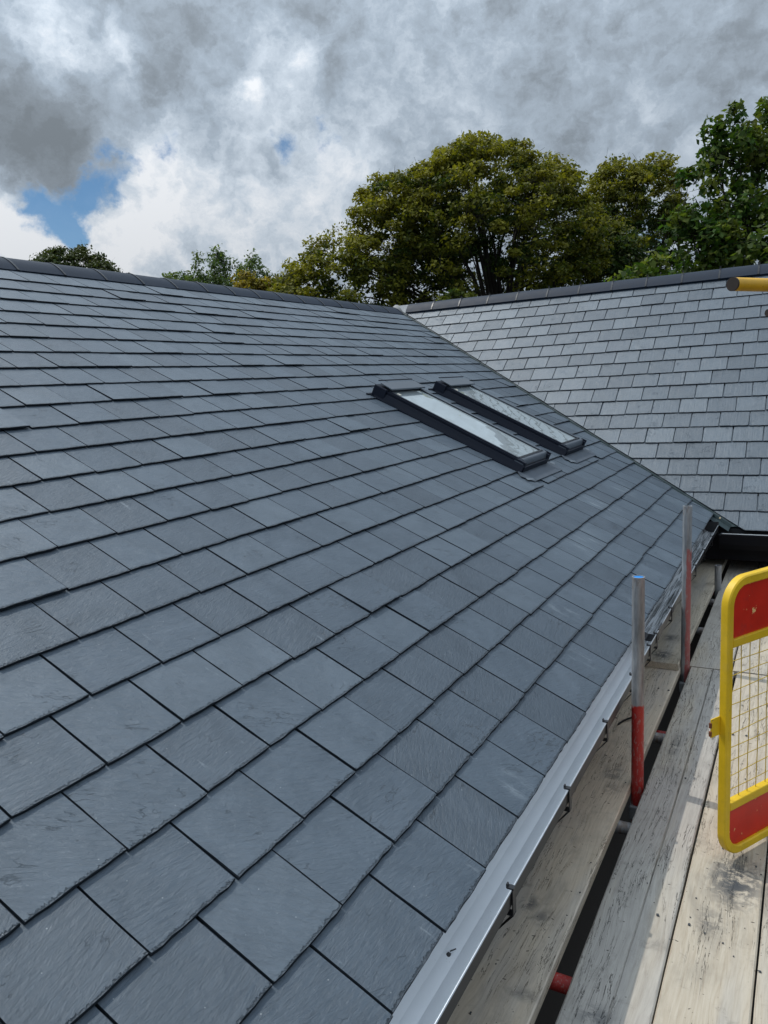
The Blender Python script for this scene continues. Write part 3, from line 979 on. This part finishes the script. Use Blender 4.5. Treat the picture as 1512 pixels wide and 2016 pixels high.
# skylights ----------------------------------------------------------
def skylight(y0, y1, label):
    Wd = y1 - y0; Ls = SK1 - SK0
    o = Matrix.Translation
    base = FM @ o((y0, SK0, 0))
    sk = bpy.data.objects.new('skylight', None)
    link(sk, bld, base)
    sk['label'] = label
    H = 0.077
    def B(name, m, fn, bevel=0.003, smooth=False):
        b = MB(); fn(b)
        return b.build(name, m, sk, base, bevel=bevel)
    # side kerbs with a splayed foot, a lower step and an upper cladding rail
    for sx in (0, 1):
        def side(b, sx=sx):
            x = lambda q: q if sx == 0 else Wd - q
            p = [(x(-0.022), -0.02), (x(0.0), 0.052), (x(0.006), 0.056), (x(0.006), 0.062), (x(0.001), 0.064), (x(0.001), H), (x(0.034), H), (x(0.034), -0.02)]
            n = len(p)
            pts = [(u, 0.0, w) for u, w in p] + [(u, Ls - 0.03, w) for u, w in p]
            b.poly(pts, [(k, (k + 1) % n, n + (k + 1) % n, n + k) for k in range(n)] + [tuple(range(n)), tuple(range(n, 2 * n))])
        B('frame_side', M_NAVY, side, 0.0015)
        def rail(b, sx=sx):
            x0 = 0.008 if sx == 0 else Wd - 0.033
            b.box((x0, 0.03, H + 0.0005), (x0 + 0.025, Ls - 0.13, H + 0.009))
        B('cladding_rail', M_CAP if sx else M_NAVY, rail, 0.004)
    # head hood, raised and overhanging
    def hood(b):
        b.box((-0.012, Ls - 0.115, 0.0), (Wd + 0.012, Ls, H + 0.012))
    B('head_housing', M_NAVY, hood, 0.006)
    def cap(b):
        b.poly([(0.010, Ls - 0.145, H + 0.020), (Wd + 0.004, Ls - 0.145, H + 0.020), (Wd + 0.004, Ls - 0.03, H + 0.030), (0.010, Ls - 0.03, H + 0.030),
                (0.010, Ls - 0.145, H + 0.033), (Wd + 0.004, Ls - 0.145, H + 0.033), (Wd + 0.004, Ls - 0.03, H + 0.038), (0.010, Ls - 0.03, H + 0.038)],
               [(3, 2, 1, 0), (4, 5, 6, 7), (0, 1, 5, 4), (1, 2, 6, 5), (2, 3, 7, 6), (3, 0, 4, 7)])
    B('head_cover', M_CAP, cap, 0.004)
    def back(b):
        b.box((0.02, Ls - 0.012, H + 0.039), (Wd - 0.01, Ls - 0.002, H + 0.046))
    B('head_strip', M_NAVY, back, 0.001)
    # glass, inner seal
    def seal(b):
        b.box((0.0345, 0.03, 0.03), (Wd - 0.0345, Ls - 0.1155, H - 0.012))
    B('seal', M_CLIP, seal, 0)
    def pane(b):
        b.box((0.0385, 0.09, H - 0.0115), (Wd - 0.0385, Ls - 0.117, H - 0.004))
    B('glass_pane', M_GLASS, pane, 0)
    # rounded bottom rail, grey band with a dark slot
    def bot(b):
        n = 7
        pr = [(0.085, H - 0.003)] + [(0.012 + 0.0 - 0.030 * math.sin(t) + 0.030, H - 0.038 + 0.046 * math.cos(t)) for t in [k * math.pi / 2 / n for k in range(n + 1)]][::1] + [(0.008, 0.012), (0.085, 0.012)]
        m_ = len(pr)
        pts = [(0.004, s, z) for s, z in pr] + [(Wd - 0.004, s, z) for s, z in pr]
        b.poly(pts, [(k, (k + 1) % m_, m_ + (k + 1) % m_, m_ + k) for k in range(m_)] + [tuple(range(m_)), tuple(range(m_, 2 * m_))])
    B('bottom_rail', M_CAP, bot, 0.001)
    def slot(b):
        b.box((0.03, 0.062, H + 0.0075), (Wd - 0.03, 0.074, H + 0.0115))
    B('drain_slot', M_CLIP, slot, 0)
    def foot(b):
        b.box((0.004, -0.006, -0.02), (Wd - 0.004, 0.007, 0.045))
    B('frame_foot', M_NAVY, foot, 0.002)
    def corner(b):
        b.box((Wd - 0.006, -0.002, 0.02), (Wd + 0.007, 0.05, H + 0.013))
    B('corner_cap', M_NAVY, corner, 0.002)
    def vent(b):
        b.box((0.055, Ls - 0.20, H + 0.001), (0.085, Ls - 0.17, H + 0.008))
    B('latch', simple('cream_label', (0.6, 0.57, 0.48), 0.4), vent, 0.001)
    # flashing apron over the slates below, and side flashings
    def apron(b):
        z = 0.006
        b.poly([(-0.05, -0.125, z), (Wd + 0.03, -0.13, z), (Wd + 0.10, -0.05, z), (Wd + 0.035, 0.02, z), (-0.03, 0.02, z), (-0.10, -0.035, z),
                (-0.05, -0.125, z - 0.004), (Wd + 0.03, -0.13, z - 0.004), (Wd + 0.10, -0.05, z - 0.004), (Wd + 0.035, 0.02, z - 0.004), (-0.03, 0.02, z - 0.004), (-0.10, -0.035, z - 0.004)],
               [(0, 1, 2, 3, 4, 5), (6, 7, 1, 0), (7, 8, 2, 1), (8, 9, 3, 2), (9, 10, 4, 3), (10, 11, 5, 4), (11, 6, 0, 5)])
    B('lead_apron', M_LEAD, apron, 0)
    def sidef(b):
        b.box((-0.03, 0.0, -0.012), (-0.0225, Ls + 0.02, 0.004))
        b.box((Wd + 0.0225, 0.0, -0.012), (Wd + 0.03, Ls + 0.02, 0.004))
        b.box((-0.06, Ls + 0.001, -0.012), (Wd + 0.05, Ls + 0.016, 0.009))
    B('flashing', M_NAVY, sidef, 0)
    def tab(b):
        b.poly([(-0.11, -0.09, 0.0075), (-0.02, -0.115, 0.0075), (0.0, -0.09, 0.0078), (-0.09, -0.065, 0.0078)], [(0, 1, 2, 3)])
        b.poly([(Wd + 0.04, -0.02, 0.0075), (Wd + 0.055, -0.055, 0.0075), (Wd + 0.125, -0.03, 0.0075), (Wd + 0.10, 0.0, 0.0075)], [(0, 1, 2, 3)])
    B('sealing_tab', simple('silver_tape', (0.16, 0.19, 0.22), 0.4, metal=0.3), tab, 0)
skylight(*SKY[0], 'nearer roof window reflecting white sky')
skylight(*SKY[1], 'roof window beside the valley')

# ------------------------------------------------------------------ scaffold
DZ = -0.44
scf = empty('scaffold', (0.6, 3.0, -2.7))
tag(scf, 'tube scaffold with galvanised and red uprights beside the gutter', 'scaffold')


def standard(x, y, top, m, cap=None, tilt=(0, 0)):
    mw = Matrix.Translation((x, y, top)) @ Euler((tilt[0], tilt[1], 0)).to_matrix().to_4x4()
    b = MB().tube((0, 0, -2.7 - top), (0, 0, 0), 0.02415, 24, hollow=0.004)
    o = b.build('standard', m, scf, mw, smooth=True)
    o.data.set_sharp_from_angle(angle=R(40))
    if cap:
        c_ = MB().tube((0, 0, -0.010), (0, 0, -0.002), 0.0198, 16).build('tube_plug', cap, o, mw)
    return o
s1 = standard(0.120, 1.855, 0.433, M_POLE1, M_BLUE, (0, R(0.35))); s1['label'] = 'upright tube painted red at its foot, blue inside the top'
s2 = standard(0.117, 3.245, 0.482, M_POLE2, None, (0, R(0.3))); s2['label'] = 'upright tube smeared with red paint'
s3 = standard(0.118, 4.931, -0.251, M_TUBE); s3['label'] = 'short grey upright stub'
for k, (y, m) in enumerate(((0.77, M_REDTUBE), (1.62, M_TUBE), (2.43, M_TUBE), (2.52, M_REDTUBE), (3.43, M_TUBE), (4.10, M_TUBE), (4.80, M_TUBE), (5.08, M_REDTUBE))):
    zc = DZ - 0.038 - 0.0245 - (0.0 if k != 3 else 0.03)
    b = MB().tube((-0.22, 0, 0), (2.6, 0, 0), 0.02415, 20, hollow=0.004)
    b.build('transom', m, scf, Matrix.Translation((0, y, zc)), smooth=True).data.set_sharp_from_angle(angle=R(40))
MB().tube((0.172, -2.0, -0.553), (0.172, 6.3, -0.553), 0.02415, 20).build('ledger', M_TUBE, scf, smooth=True)
MB().tube((1.52, -2.0, -0.553), (1.52, 6.3, -0.553), 0.02415, 20).build('ledger', M_TUBE, scf, smooth=True)
MB().tube((0.172, 0.95, -2.7), (0.172, 0.95, -0.58), 0.02415, 16).build('standard', M_REDTUBE, scf, smooth=True)['label'] = 'red upright under the deck'
for (x, y) in ((0.12, 1.855), (0.117, 3.245), (0.118, 4.931)):
    cb = MB().box((x - 0.034, y - 0.034, -0.585), (x + 0.075, y + 0.034, -0.525))
    cb.box((x + 0.01, y + 0.034, -0.57), (x + 0.03, y + 0.055, -0.545))
    cb.build('coupler', M_TUBE, scf, bevel=0.006)

# yellow guard-rail tubes
gd = Vector((0.51, 0.86, 0.0)).normalized()
def guard(p, L, label):
    p = Vector(p)
    o = MB().tube(Vector((0, 0, 0)), gd * L, 0.02415, 28, hollow=0.004).build('guard_rail', M_YELT, scf, Matrix.Translation(p), smooth=True)
    o.data.set_sharp_from_angle(angle=R(40))
    MB().tube(gd * -0.0015, gd * 0.006, 0.0247, 20).build('tube_end', simple('dark_rubber', (0.03, 0.02, 0.015), 0.7), o, Matrix.Translation(p))
    o['label'] = label
    return o
guard((0.425, 1.985, 1.512), 2.6, 'yellow handrail tube with a dark open end')
guard((0.415, 4.80, 1.560), 2.2, 'second yellow handrail tube farther off')


# ------------------------------------------------------------------ boards
def board(x0, x1, y0, y1, ztop, label, seed, tilt=0.0, yaw=0.0, groove=None, th=0.038, tone=(1.0, 0.975, 0.93)):
    r = random.Random(seed)
    xc, yc = (x0 + x1) / 2, (y0 + y1) / 2
    n = 26
    hw = (x1 - x0) / 2
    cols = [-hw, -hw + 0.0045]
    gx = None
    if groove is not None:
        gx = groove - xc
        cols += [gx - 0.0035, gx, gx + 0.0035]
    cols += [hw - 0.0045, hw]
    v = []; f = []
    m = len(cols)
    ph = r.uniform(0, 6)
    for i in range(n + 1):
        t = i / n
        y = -(y1 - y0) / 2 + (y1 - y0) * t
        wl = 0.0016 * math.sin(5 * t + ph) + r.uniform(-.0007, .0007)
        wr = 0.0016 * math.sin(4 * t + ph * 2) + r.uniform(-.0007, .0007)
        zb = 0.0012 * math.sin(3 * t + ph)
        for k, x in enumerate(cols):
            z = zb
            xx = x
            if k == 0: z -= 0.004; xx += wl
            elif k == m - 1: z -= 0.004; xx += wr
            elif k == 1: xx += wl
            elif k == m - 2: xx += wr
            elif gx is not None:
                xx += 0.004 * math.sin(9 * t + ph) + r.uniform(-.001, .001)
                if k == 3: z -= 0.010 * (0.4 + 0.6 * abs(math.sin(4 * t + 1)))
            v.append((xx, y, z))
        v.append((cols[-1] + wr, y, -th)); v.append((cols[0] + wl, y, -th))
    q = m + 2
    for i in range(n):
        for k in range(q):
            k2 = (k + 1) % q
            f.append((i * q + k, i * q + k2, (i + 1) * q + k2, (i + 1) * q + k))
    f.append(tuple(reversed(range(q)))); f.append(tuple(n * q + k for k in range(q)))
    me = pydata('scaffold_board', v, f)
    bm = bmesh.new(); bm.from_mesh(me); bmesh.ops.recalc_face_normals(bm, faces=bm.faces); bm.to_mesh(me); bm.free()
    mw = Matrix.Translation((xc, yc, ztop)) @ Matrix.Rotation(yaw, 4, 'Z') @ Matrix.Rotation(tilt, 4, 'X')
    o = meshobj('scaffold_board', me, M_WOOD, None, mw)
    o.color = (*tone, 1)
    tag(o, label, 'scaffold board', 'boards of the scaffold deck')
    return o
board(-0.133, 0.092, -1.9, 3.62, DZ, 'long beige board directly under the grey gutter, in the shade', 1, tone=(1.34, 1.27, 1.19))  # tone raised to lighten the shade here, beyond the board's own beige
board(-0.127, 0.096, 3.165, 6.45, DZ + 0.0395, 'grey board overlapping the end of the board under the gutter', 2, yaw=R(-0.25), tone=(1.15, 1.12, 1.06))
board(0.152, 0.374, -1.9, 3.257, DZ, 'weathered grey board with a long crack, right of the open gap', 3, groove=0.272, yaw=R(0.25), tone=(0.97, 0.96, 0.94))
board(0.378, 0.600, -1.9, 3.257, DZ, 'pale board between the cracked grey board and the one under the gate', 4)
board(0.604, 0.824, -1.9, 3.257, DZ + 0.001, 'stained board at the right edge under the yellow gate', 5)
board(0.828, 1.050, -1.9, 3.257, DZ, 'board at the outer right side of the near deck', 6)
board(0.127, 0.348, 3.265, 6.45, DZ, 'grey board with dark marks in the far run, right of the gap', 7)
board(0.353, 0.574, 3.265, 6.45, DZ + 0.001, 'pale sunlit board in the far run, seen through the gate mesh', 8)
board(0.578, 0.800, 3.265, 6.45, DZ, 'far board behind the upper part of the gate', 9)
board(0.804, 1.026, 3.265, 6.45, DZ, 'outermost board of the far run', 10)
board(1.054, 1.276, -1.9, 3.257, DZ, 'outermost board of the near deck', 12)

# slate chips and grit on the deck
cbm = MB()
r = random.Random(5)
for k in range(150):
    x = r.choice((r.uniform(0.16, 0.8), r.uniform(-0.1, 0.08), r.gauss(0.5, 0.12)))
    y = r.uniform(0.2, 3.2) if r.random() < 0.75 else r.uniform(3.3, 5.3)
    if 0.09 < x < 0.16: continue
    if x < 0.1 and y > 3.1: continue
    s = r.uniform(0.0012, 0.0042) * (1.7 if r.random() < 0.1 else 1)
    n = r.choice((4, 5, 5)); a0 = r.uniform(0, 6)
    ring = [(x + math.cos(a0 + 2 * math.pi * q / n) * s * r.uniform(.5, 1.3), y + math.sin(a0 + 2 * math.pi * q / n) * s * r.uniform(.6, 1.6)) for q in range(n)]
    z0 = DZ + 0.002; z1 = z0 + s * 0.3
    cbm.poly([(p[0], p[1], z0) for p in ring] + [(p[0], p[1], z1) for p in ring], [tuple(range(n, 2 * n))] + [(q, (q + 1) % n, n + (q + 1) % n, n + q) for q in range(n)])
tag(cbm.build('slate_chips', M_CHIP), 'dark slate chips scattered over the deck boards', 'debris', kind='stuff')

# curled scrap beside the pole and dropping in the gutter
sb = MB()
pts = [(-0.075, 2.37, 0.002), (-0.055, 2.42, 0.006), (-0.02, 2.455, 0.014), (0.01, 2.47, 0.010)]
for k in range(len(pts) - 1):
    a, b_ = pts[k], pts[k + 1]
    sb.poly([(a[0], a[1], DZ + a[2]), (b_[0], b_[1], DZ + b_[2]), (b_[0] + .006, b_[1] - .016, DZ + b_[2] + .002), (a[0] + .006, a[1] - .016, DZ + a[2] + .002),
             (a[0], a[1], DZ + a[2] + .003), (b_[0], b_[1], DZ + b_[2] + .003), (b_[0] + .006, b_[1] - .016, DZ + b_[2] + .005), (a[0] + .006, a[1] - .016, DZ + a[2] + .005)],
            [(0, 1, 2, 3), (4, 5, 6, 7), (0, 1, 5, 4), (1, 2, 6, 5), (2, 3, 7, 6), (3, 0, 4, 7)])
tag(sb.build('plastic_scrap', M_CLIP), 'curled black scrap on the beige board behind the red-footed pole', 'scrap')
lb = MB()
r = random.Random(3)
ring = [(-0.018 + math.cos(t) * 0.0075 * r.uniform(.7, 1.2), 0.30 + math.sin(t) * 0.009 * r.uniform(.7, 1.2)) for t in [q * math.pi / 4 for q in range(8)]]
lb.poly([(x, y, -0.1005) for x, y in ring] + [(-0.018, 0.30, -0.092)], [(q, (q + 1) % 8, 8) for q in range(8)])
lb.tube((-0.016, 0.306, -0.095), (-0.006, 0.318, -0.094), 0.0016, 6)
tag(lb.build('dropping', M_CLIP, local=(-0.018, 0.30, -0.098)), 'small black lump lying in the near end of the grey gutter', 'debris')

# ------------------------------------------------------------------ gate
gate = empty('safety_gate', (0.466, 1.42, DZ + 0.025))
GA = R(30)
gx = Vector((math.sin(GA), math.cos(GA), 0)); gn = Vector((math.cos(GA), -math.sin(GA), 0))
GB = Matrix(((gx.x, gn.x, 0, 0.466), (gx.y, gn.y, 0, 1.42), (0, 0, 1, DZ + 0.025), (0, 0, 0, 1)))
WM[gate.name] = Matrix.Translation((0.466, 1.42, DZ + 0.025))
tag(gate, 'yellow mesh safety gate with red panels at top and bottom', 'gate')
GW, GH = 0.95, 0.972
FR = 0.030
def rounded_path(w, h, rad, n=7):
    pts = []
    for (cx, cz, a0) in ((w - rad, rad, -90), (w - rad, h - rad, 0), (rad, h - rad, 90), (rad, rad, 180)):
        for k in range(n + 1):
            t = R(a0 + 90 * k / n)
            pts.append((cx + rad * math.cos(t), cz + rad * math.sin(t), math.cos(t), math.sin(t)))
    return pts
fb_ = MB()
path = rounded_path(GW, GH, 0.095)
n = len(path)
secs = []
cr = 0.004
sec = [(0, -FR / 2 + cr), (0, FR / 2 - cr), (-cr, FR / 2), (-FR + cr, FR / 2), (-FR, FR / 2 - cr), (-FR, -FR / 2 + cr), (-FR + cr, -FR / 2), (-cr, -FR / 2)]
pts = []
for (x, z, nx, nz) in path:
    for (d, y) in sec:
        pts.append((x + nx * d, y, z + nz * d))
m8 = len(sec)
fs = []
for i in range(n):
    j = (i + 1) % n
    for k in range(m8):
        fs.append((i * m8 + k, i * m8 + (k + 1) % m8, j * m8 + (k + 1) % m8, j * m8 + k))
fb_.poly(pts, fs)
fo = fb_.build('gate_frame', M_YEL, gate, GB, smooth=True); fo.data.set_sharp_from_angle(angle=R(30))
U0, U1 = 0.742, 0.770
L0, L1 = 0.172, 0.200
for (a, b_) in ((U0, U1), (L0, L1)):
    MB().box((FR + .0005, -FR / 2 + .001, a), (GW - FR - .0005, FR / 2 - .001, b_)).build('rail', M_YEL, gate, GB, bevel=0.003)
# red sheets behind the rails, top corners cut to leave a little light
def panel(z0, z1, cuts):
    x0, x1 = FR + 0.001, GW - FR - 0.001
    c = 0.045
    if cuts == 'top':
        p = [(x0, z0), (x1, z0), (x1, z1 - c), (x1 - c, z1), (x0 + c * 0.55, z1), (x0, z1 - c * 1.0)]
    else:
        p = [(x0 + c * 0.75, z0), (x1 - c, z0), (x1, z0 + c), (x1, z1), (x0, z1), (x0, z0 + c * 0.62)]
    k = len(p)
    b = MB().poly([(x, 0.001, z) for x, z in p] + [(x, 0.004, z) for x, z in p], [tuple(range(k)), tuple(range(k, 2 * k))] + [(q, (q + 1) % k, k + (q + 1) % k, k + q) for q in range(k)])
    return b.build('red_panel', M_RED, gate, GB)
panel(U1 + .0005, GH - FR - .001, 'top'); panel(FR + .001, L0 - .0005, 'bottom')
# welded mesh
mesh_wires = []
zs0, zs1 = L1, U0
x = 0.047
k = 0
while x < GW - FR - 0.01:
    b = MB()
    seg = 10
    off = [0.0028 * math.sin(k * 1.7 + q * 0.8) for q in range(seg + 1)]
    for q in range(seg):
        b.tube((x + off[q], -0.004, zs0 + (zs1 - zs0) * q / seg), (x + off[q + 1], -0.004, zs0 + (zs1 - zs0) * (q + 1) / seg), 0.0015, 6, caps=False)
    b.build('mesh_wire', M_WIRE, gate, GB, smooth=True)
    x += 0.050; k += 1
z = L1 + 0.035
while z < U0 - 0.01:
    b = MB(); seg = 14
    for q in range(seg):
        t0, t1 = q / seg, (q + 1) / seg
        w_ = lambda t: 0.0028 * math.sin(z * 40 + t * 9)
        b.tube((FR + (GW - 2 * FR) * t0, -0.007, z + w_(t0)), (FR + (GW - 2 * FR) * t1, -0.007, z + w_(t1)), 0.0015, 6, caps=False)
    b.build('mesh_wire', M_WIRE, gate, GB, smooth=True)
    z += 0.050
# hinge lug sticking out of the near post
lg = MB().box((-0.046, -0.012, 0.448), (-0.0005, -0.008, 0.512)).build('hinge_lug', M_YEL, gate, GB, bevel=0.001)
M_RUST = simple('rust', (0.16, 0.05, 0.02), 0.9, nscale=40, amt=0.4)
for zz in (0.463, 0.492):
    MB().tube((-0.048, -0.010, zz - 0.008), (-0.048, -0.010, zz + 0.008), 0.005, 8).build('hinge_weld', M_RUST, lg, GB)

# ------------------------------------------------------------------ trees
def tubes_mesh(segs, sides=5):
    """segs: list of (a,b,ra,rb)"""
    V = []; F = []
    for a, b, ra, rb in segs:
        a = Vector(a); b = Vector(b); d = b - a
        if d.length < 1e-5: continue
        d.normalize(); u = d.orthogonal().normalized(); w = d.cross(u)
        o = len(V)
        for c, rr in ((a, ra), (b, rb)):
            for k in range(sides):
                t = 2 * math.pi * k / sides
                V.append(c + (u * math.cos(t) + w * math.sin(t)) * rr)
        for k in range(sides):
            q = (k + 1) % sides
            F.append((o + k, o + q, o + sides + q, o + sides + k))
    return pydata('trunk', V, F)


def make_tree(name, label, lobes, base, fork, nclump, nleaf, leaf, clump_r, matl, seed, trunk_r=0.28, limbs=22, tint_fn=None, flat=0.55, interior=0.22, droop=0.0, tint_mean=0.4, shell=0.72):
    g = np.random.default_rng(seed)
    lob = np.array(lobes, float)
    area = (lob[:, 3] * lob[:, 4] * lob[:, 5]) ** (2 / 3)
    area /= area.sum()
    C = []; O = []
    while len(C) < nclump:
        i = g.choice(len(lob), p=area)
        d = g.normal(size=3); d /= np.linalg.norm(d)
        if d[2] < -0.55: continue
        inner = g.random() < interior
        rr = g.uniform(0.3, 0.75) if inner else g.uniform(shell, 1.0)
        p = lob[i, :3] + d * lob[i, 3:] * rr
        q = np.min(np.linalg.norm((p - lob[:, :3]) / lob[:, 3:], axis=1))
        if not inner and q < shell - 0.08 and g.random() < 0.85: continue
        C.append(p); O.append(q)
    C = np.array(C); O = np.array(O)
    n = nclump * nleaf
    ci = np.repeat(np.arange(nclump), nleaf)
    sc = g.uniform(0.55, 1.35, nclump)[ci][:, None] * clump_r
    off = g.normal(size=(n, 3)); off /= np.linalg.norm(off, axis=1)[:, None]
    off *= (g.random(n) ** 0.45)[:, None] * sc
    off[:, 2] *= flat
    P = C[ci] + off
    if droop: P[:, 2] -= droop * (np.abs(off[:, 0]) + np.abs(off[:, 1]))
    # leaf frames: mostly facing up and outwards
    nr = g.normal(size=(n, 3)) * 0.65 + off / (np.linalg.norm(off, axis=1)[:, None] + 1e-6) * 0.5 + np.array([0, 0, 0.75])
    nr /= np.linalg.norm(nr, axis=1)[:, None]
    t = g.normal(size=(n, 3)); t -= nr * (t * nr).sum(1)[:, None]; t /= np.linalg.norm(t, axis=1)[:, None]
    s = np.cross(nr, t)
    L = (leaf * g.uniform(0.6, 1.35, n))[:, None]; Wd = L * g.uniform(0.42, 0.75, n)[:, None]
    V = np.empty((n, 4, 3), np.float32)
    V[:, 0] = P - t * L * 0.5; V[:, 1] = P + s * Wd * 0.5 - nr * L * 0.08; V[:, 2] = P + t * L * 0.5; V[:, 3] = P - s * Wd * 0.5 - nr * L * 0.08
    me = bpy.data.meshes.new('crown')
    me.vertices.add(n * 4); me.vertices.foreach_set('co', V.ravel())
    me.loops.add(n * 4); me.loops.foreach_set('vertex_index', np.arange(n * 4, dtype=np.int32))
    me.polygons.add(n); me.polygons.foreach_set('loop_start', np.arange(0, n * 4, 4, dtype=np.int32))
    me.polygons.foreach_set('loop_total', np.full(n, 4, np.int32))
    me.update()
    ct = g.normal(0, 0.22, nclump)
    tint = np.clip(tint_mean + (O[ci] - 0.8) * 1.3 + ct[ci] + g.normal(0, 0.16, n) + (tint_fn(P) if tint_fn else 0), 0, 1).astype(np.float32)
    at = me.attributes.new('tint', 'FLOAT', 'POINT'); at.data.foreach_set('value', np.repeat(tint, 4))
    me.materials.append(matl)
    me.validate()
    root = empty(name, base)
    tag(root, label, 'tree')
    meshobj('crown', me, None, root)
    # skeleton
    fork = np.array(fork, float)
    segs = []
    b = np.array(base, float)
    prev = b; pr = trunk_r
    for k in range(1, 7):
        q = b + (fork - b) * k / 6 + g.normal(0, 0.04, 3) * [1, 1, 0]
        rr = trunk_r * (1 - 0.06 * k)
        segs.append((prev, q, pr, rr)); prev, pr = q, rr
    idx = g.choice(nclump, size=min(limbs, nclump), replace=False)
    nodes = []; nrad = []
    for i in idx:
        T = C[i]
        m = fork + (T - fork) * 0.45 + np.array([0, 0, 0.10 * np.linalg.norm(T - fork)]) + g.normal(0, 0.25, 3)
        prev = fork; K = 9; pr = trunk_r * 0.42
        for k in range(1, K + 1):
            u = k / K
            q = (1 - u) ** 2 * fork + 2 * u * (1 - u) * m + u * u * T + g.normal(0, 0.03, 3)
            rr = max(trunk_r * 0.42 * (1 - u) ** 0.9, 0.014)
            segs.append((prev, q, pr, rr)); prev, pr = q, rr
            if k >= 2: nodes.append(q); nrad.append(rr)
    nodes = np.array(nodes); nrad = np.array(nrad)
    for i in range(nclump):
        d = np.linalg.norm(nodes - C[i], axis=1) + 0.8 * np.maximum(0, nodes[:, 2] - C[i][2])
        j = int(np.argmin(d))
        a = nodes[j]; mid = (a + C[i]) / 2 + g.normal(0, 0.08, 3)
        r0 = min(nrad[j] * 0.6, 0.035)
        segs.append((a, mid, r0, r0 * 0.6)); segs.append((mid, C[i], r0 * 0.6, 0.006))
        for _ in range(2):
            e = C[i] + g.normal(0, clump_r * 0.5, 3)
            segs.append((C[i], e, 0.007, 0.003))
    tm_ = tubes_mesh(segs)
    o = meshobj('trunk', tm_, M_BARK, root, smooth=True)
    return root


GZ = -2.7
# big sycamore
make_tree('sycamore_tree', 'largest domed sycamore with olive-brown leaves above where the ridges meet',
          [(-8.48, 22.37, 5.12, 3.44, 3.4, 3.34), (-10.34, 20.78, 5.32, 1.88, 1.88, 2.4), (-11.66, 19.14, 3.68, 1.92, 1.9, 2.12), (-12.44, 18.07, 3.39, 1.12, 1.12, 1.3), (-6.83, 23.97, 5.56, 1.71, 1.71, 2.43), (-9.06, 21.01, 5.77, 1.38, 1.5, 2.2), (-8.58, 23.28, 7.12, 1.8, 1.8, 1.6)],
          (-8.2, 24.0, GZ), (-8.3, 23.6, 1.8), 1050, 100, 0.12, 0.40, M_LEAF_SYC, 1, trunk_r=0.22, limbs=60,
          tint_fn=lambda P: np.clip((P[:, 2] - 5.2) * 0.13, -0.45, 0.25) + np.clip((-9.8 - P[:, 0]) * 0.16, 0, 0.45), tint_mean=0.34, interior=0.16, shell=0.80)
make_tree('sycamore_tree', 'flat-topped sycamore between the domed sycamore and the green maple',
          [(-5.12, 29.05, 5.82, 1.96, 2.2, 2.8), (-5.77, 28.3, 6.87, 1.01, 1.2, 1.9), (-4.51, 29.63, 7.06, 1.03, 1.3, 1.9), (-5.72, 26.08, 4.19, 1.73, 1.6, 2.08)],
          (-5.0, 29.0, GZ), (-5.0, 28.8, 1.5), 420, 100, 0.13, 0.42, M_LEAF_SYC, 2, trunk_r=0.2, limbs=26,
          tint_fn=lambda P: np.clip((P[:, 2] - 7.0) * 0.25, -0.6, 0.45), tint_mean=0.32, interior=0.12, shell=0.80)
make_tree('maple_tree', 'tall fresh green maple at the right edge of the picture',
          [(-0.56, 17.14, 3.09, 1.39, 1.4, 1.71), (-0.91, 17.36, 5.31, 0.55, 0.6, 1.2), (-0.24, 18.34, 5.39, 0.66, 0.7, 1.4), (-1.61, 16.47, 5.05, 0.22, 0.3, 0.5), (-1.38, 16.37, 3.91, 0.62, 0.6, 0.73), (-2.18, 15.26, 2.75, 0.71, 0.7, 0.6), (0.62, 18.57, 4.04, 0.99, 1.1, 2.4)],
          (0.1, 17.6, GZ), (-0.1, 17.4, 0.6), 430, 48, 0.15, 0.34, M_LEAF_GRN, 3, trunk_r=0.2, limbs=34, tint_mean=0.16, interior=0.15, shell=0.74, flat=0.75)
make_tree('round_tree', 'small dark rounded treetop over the left end of the ridge',
          [(-41.08, 33.78, 8.8, 3.0, 2.6, 2.2), (-38.3, 33.81, 8.0, 1.9, 1.6, 1.7)],
          (-40.0, 33.8, GZ), (-40.0, 33.8, 4.5), 340, 80, 0.2, 0.5, M_LEAF_DRK, 4, trunk_r=0.35, limbs=16, tint_mean=0.35, interior=0.15)
make_tree('birch_tree', 'feathery light green birch tops left of the big sycamore',
          [(-18.61, 21.31, 5.03, 0.95, 0.9, 1.4), (-19.21, 20.31, 4.66, 0.7, 0.8, 1.2), (-18.03, 22.8, 5.09, 0.75, 0.8, 1.25), (-17.94, 21.6, 4.62, 1.05, 0.9, 1.25)],
          (-18.4, 22.0, GZ), (-18.4, 21.6, 2.6), 170, 55, 0.12, 0.27, M_LEAF_PALE, 5, trunk_r=0.14, limbs=30, tint_mean=0.25, interior=0.2, flat=1.2)
make_tree('field_maple_tree', 'small yellow-leaved tree between the birch and the sycamore',
          [(-14.72, 18.63, 4.1, 0.68, 0.8, 0.9), (-13.95, 19.04, 3.95, 0.6, 0.7, 0.85)],
          (-14.5, 19.0, GZ), (-14.4, 18.9, 1.6), 110, 80, 0.10, 0.26, M_LEAF_YEL, 6, trunk_r=0.12, limbs=14, tint_mean=0.2)
make_tree('young_sycamore_tree', 'bright yellow-green bush top just over the junction of the ridges',
          [(-7.9, 18.86, 3.2, 0.5, 0.6, 0.5), (-6.55, 19.58, 3.0, 1.0, 0.7, 0.42), (-5.72, 20.65, 3.1, 0.7, 0.8, 0.5)],
          (-6.4, 19.8, GZ), (-6.4, 19.6, 1.6), 90, 55, 0.12, 0.24, M_LEAF_GRN, 7, trunk_r=0.12, limbs=14, tint_mean=0.75)

scene.render.resolution_x = 768
scene.render.resolution_y = 1024
scene.render.engine = 'CYCLES'
scene.cycles.max_bounces = 6
scene.cycles.transparent_max_bounces = 4
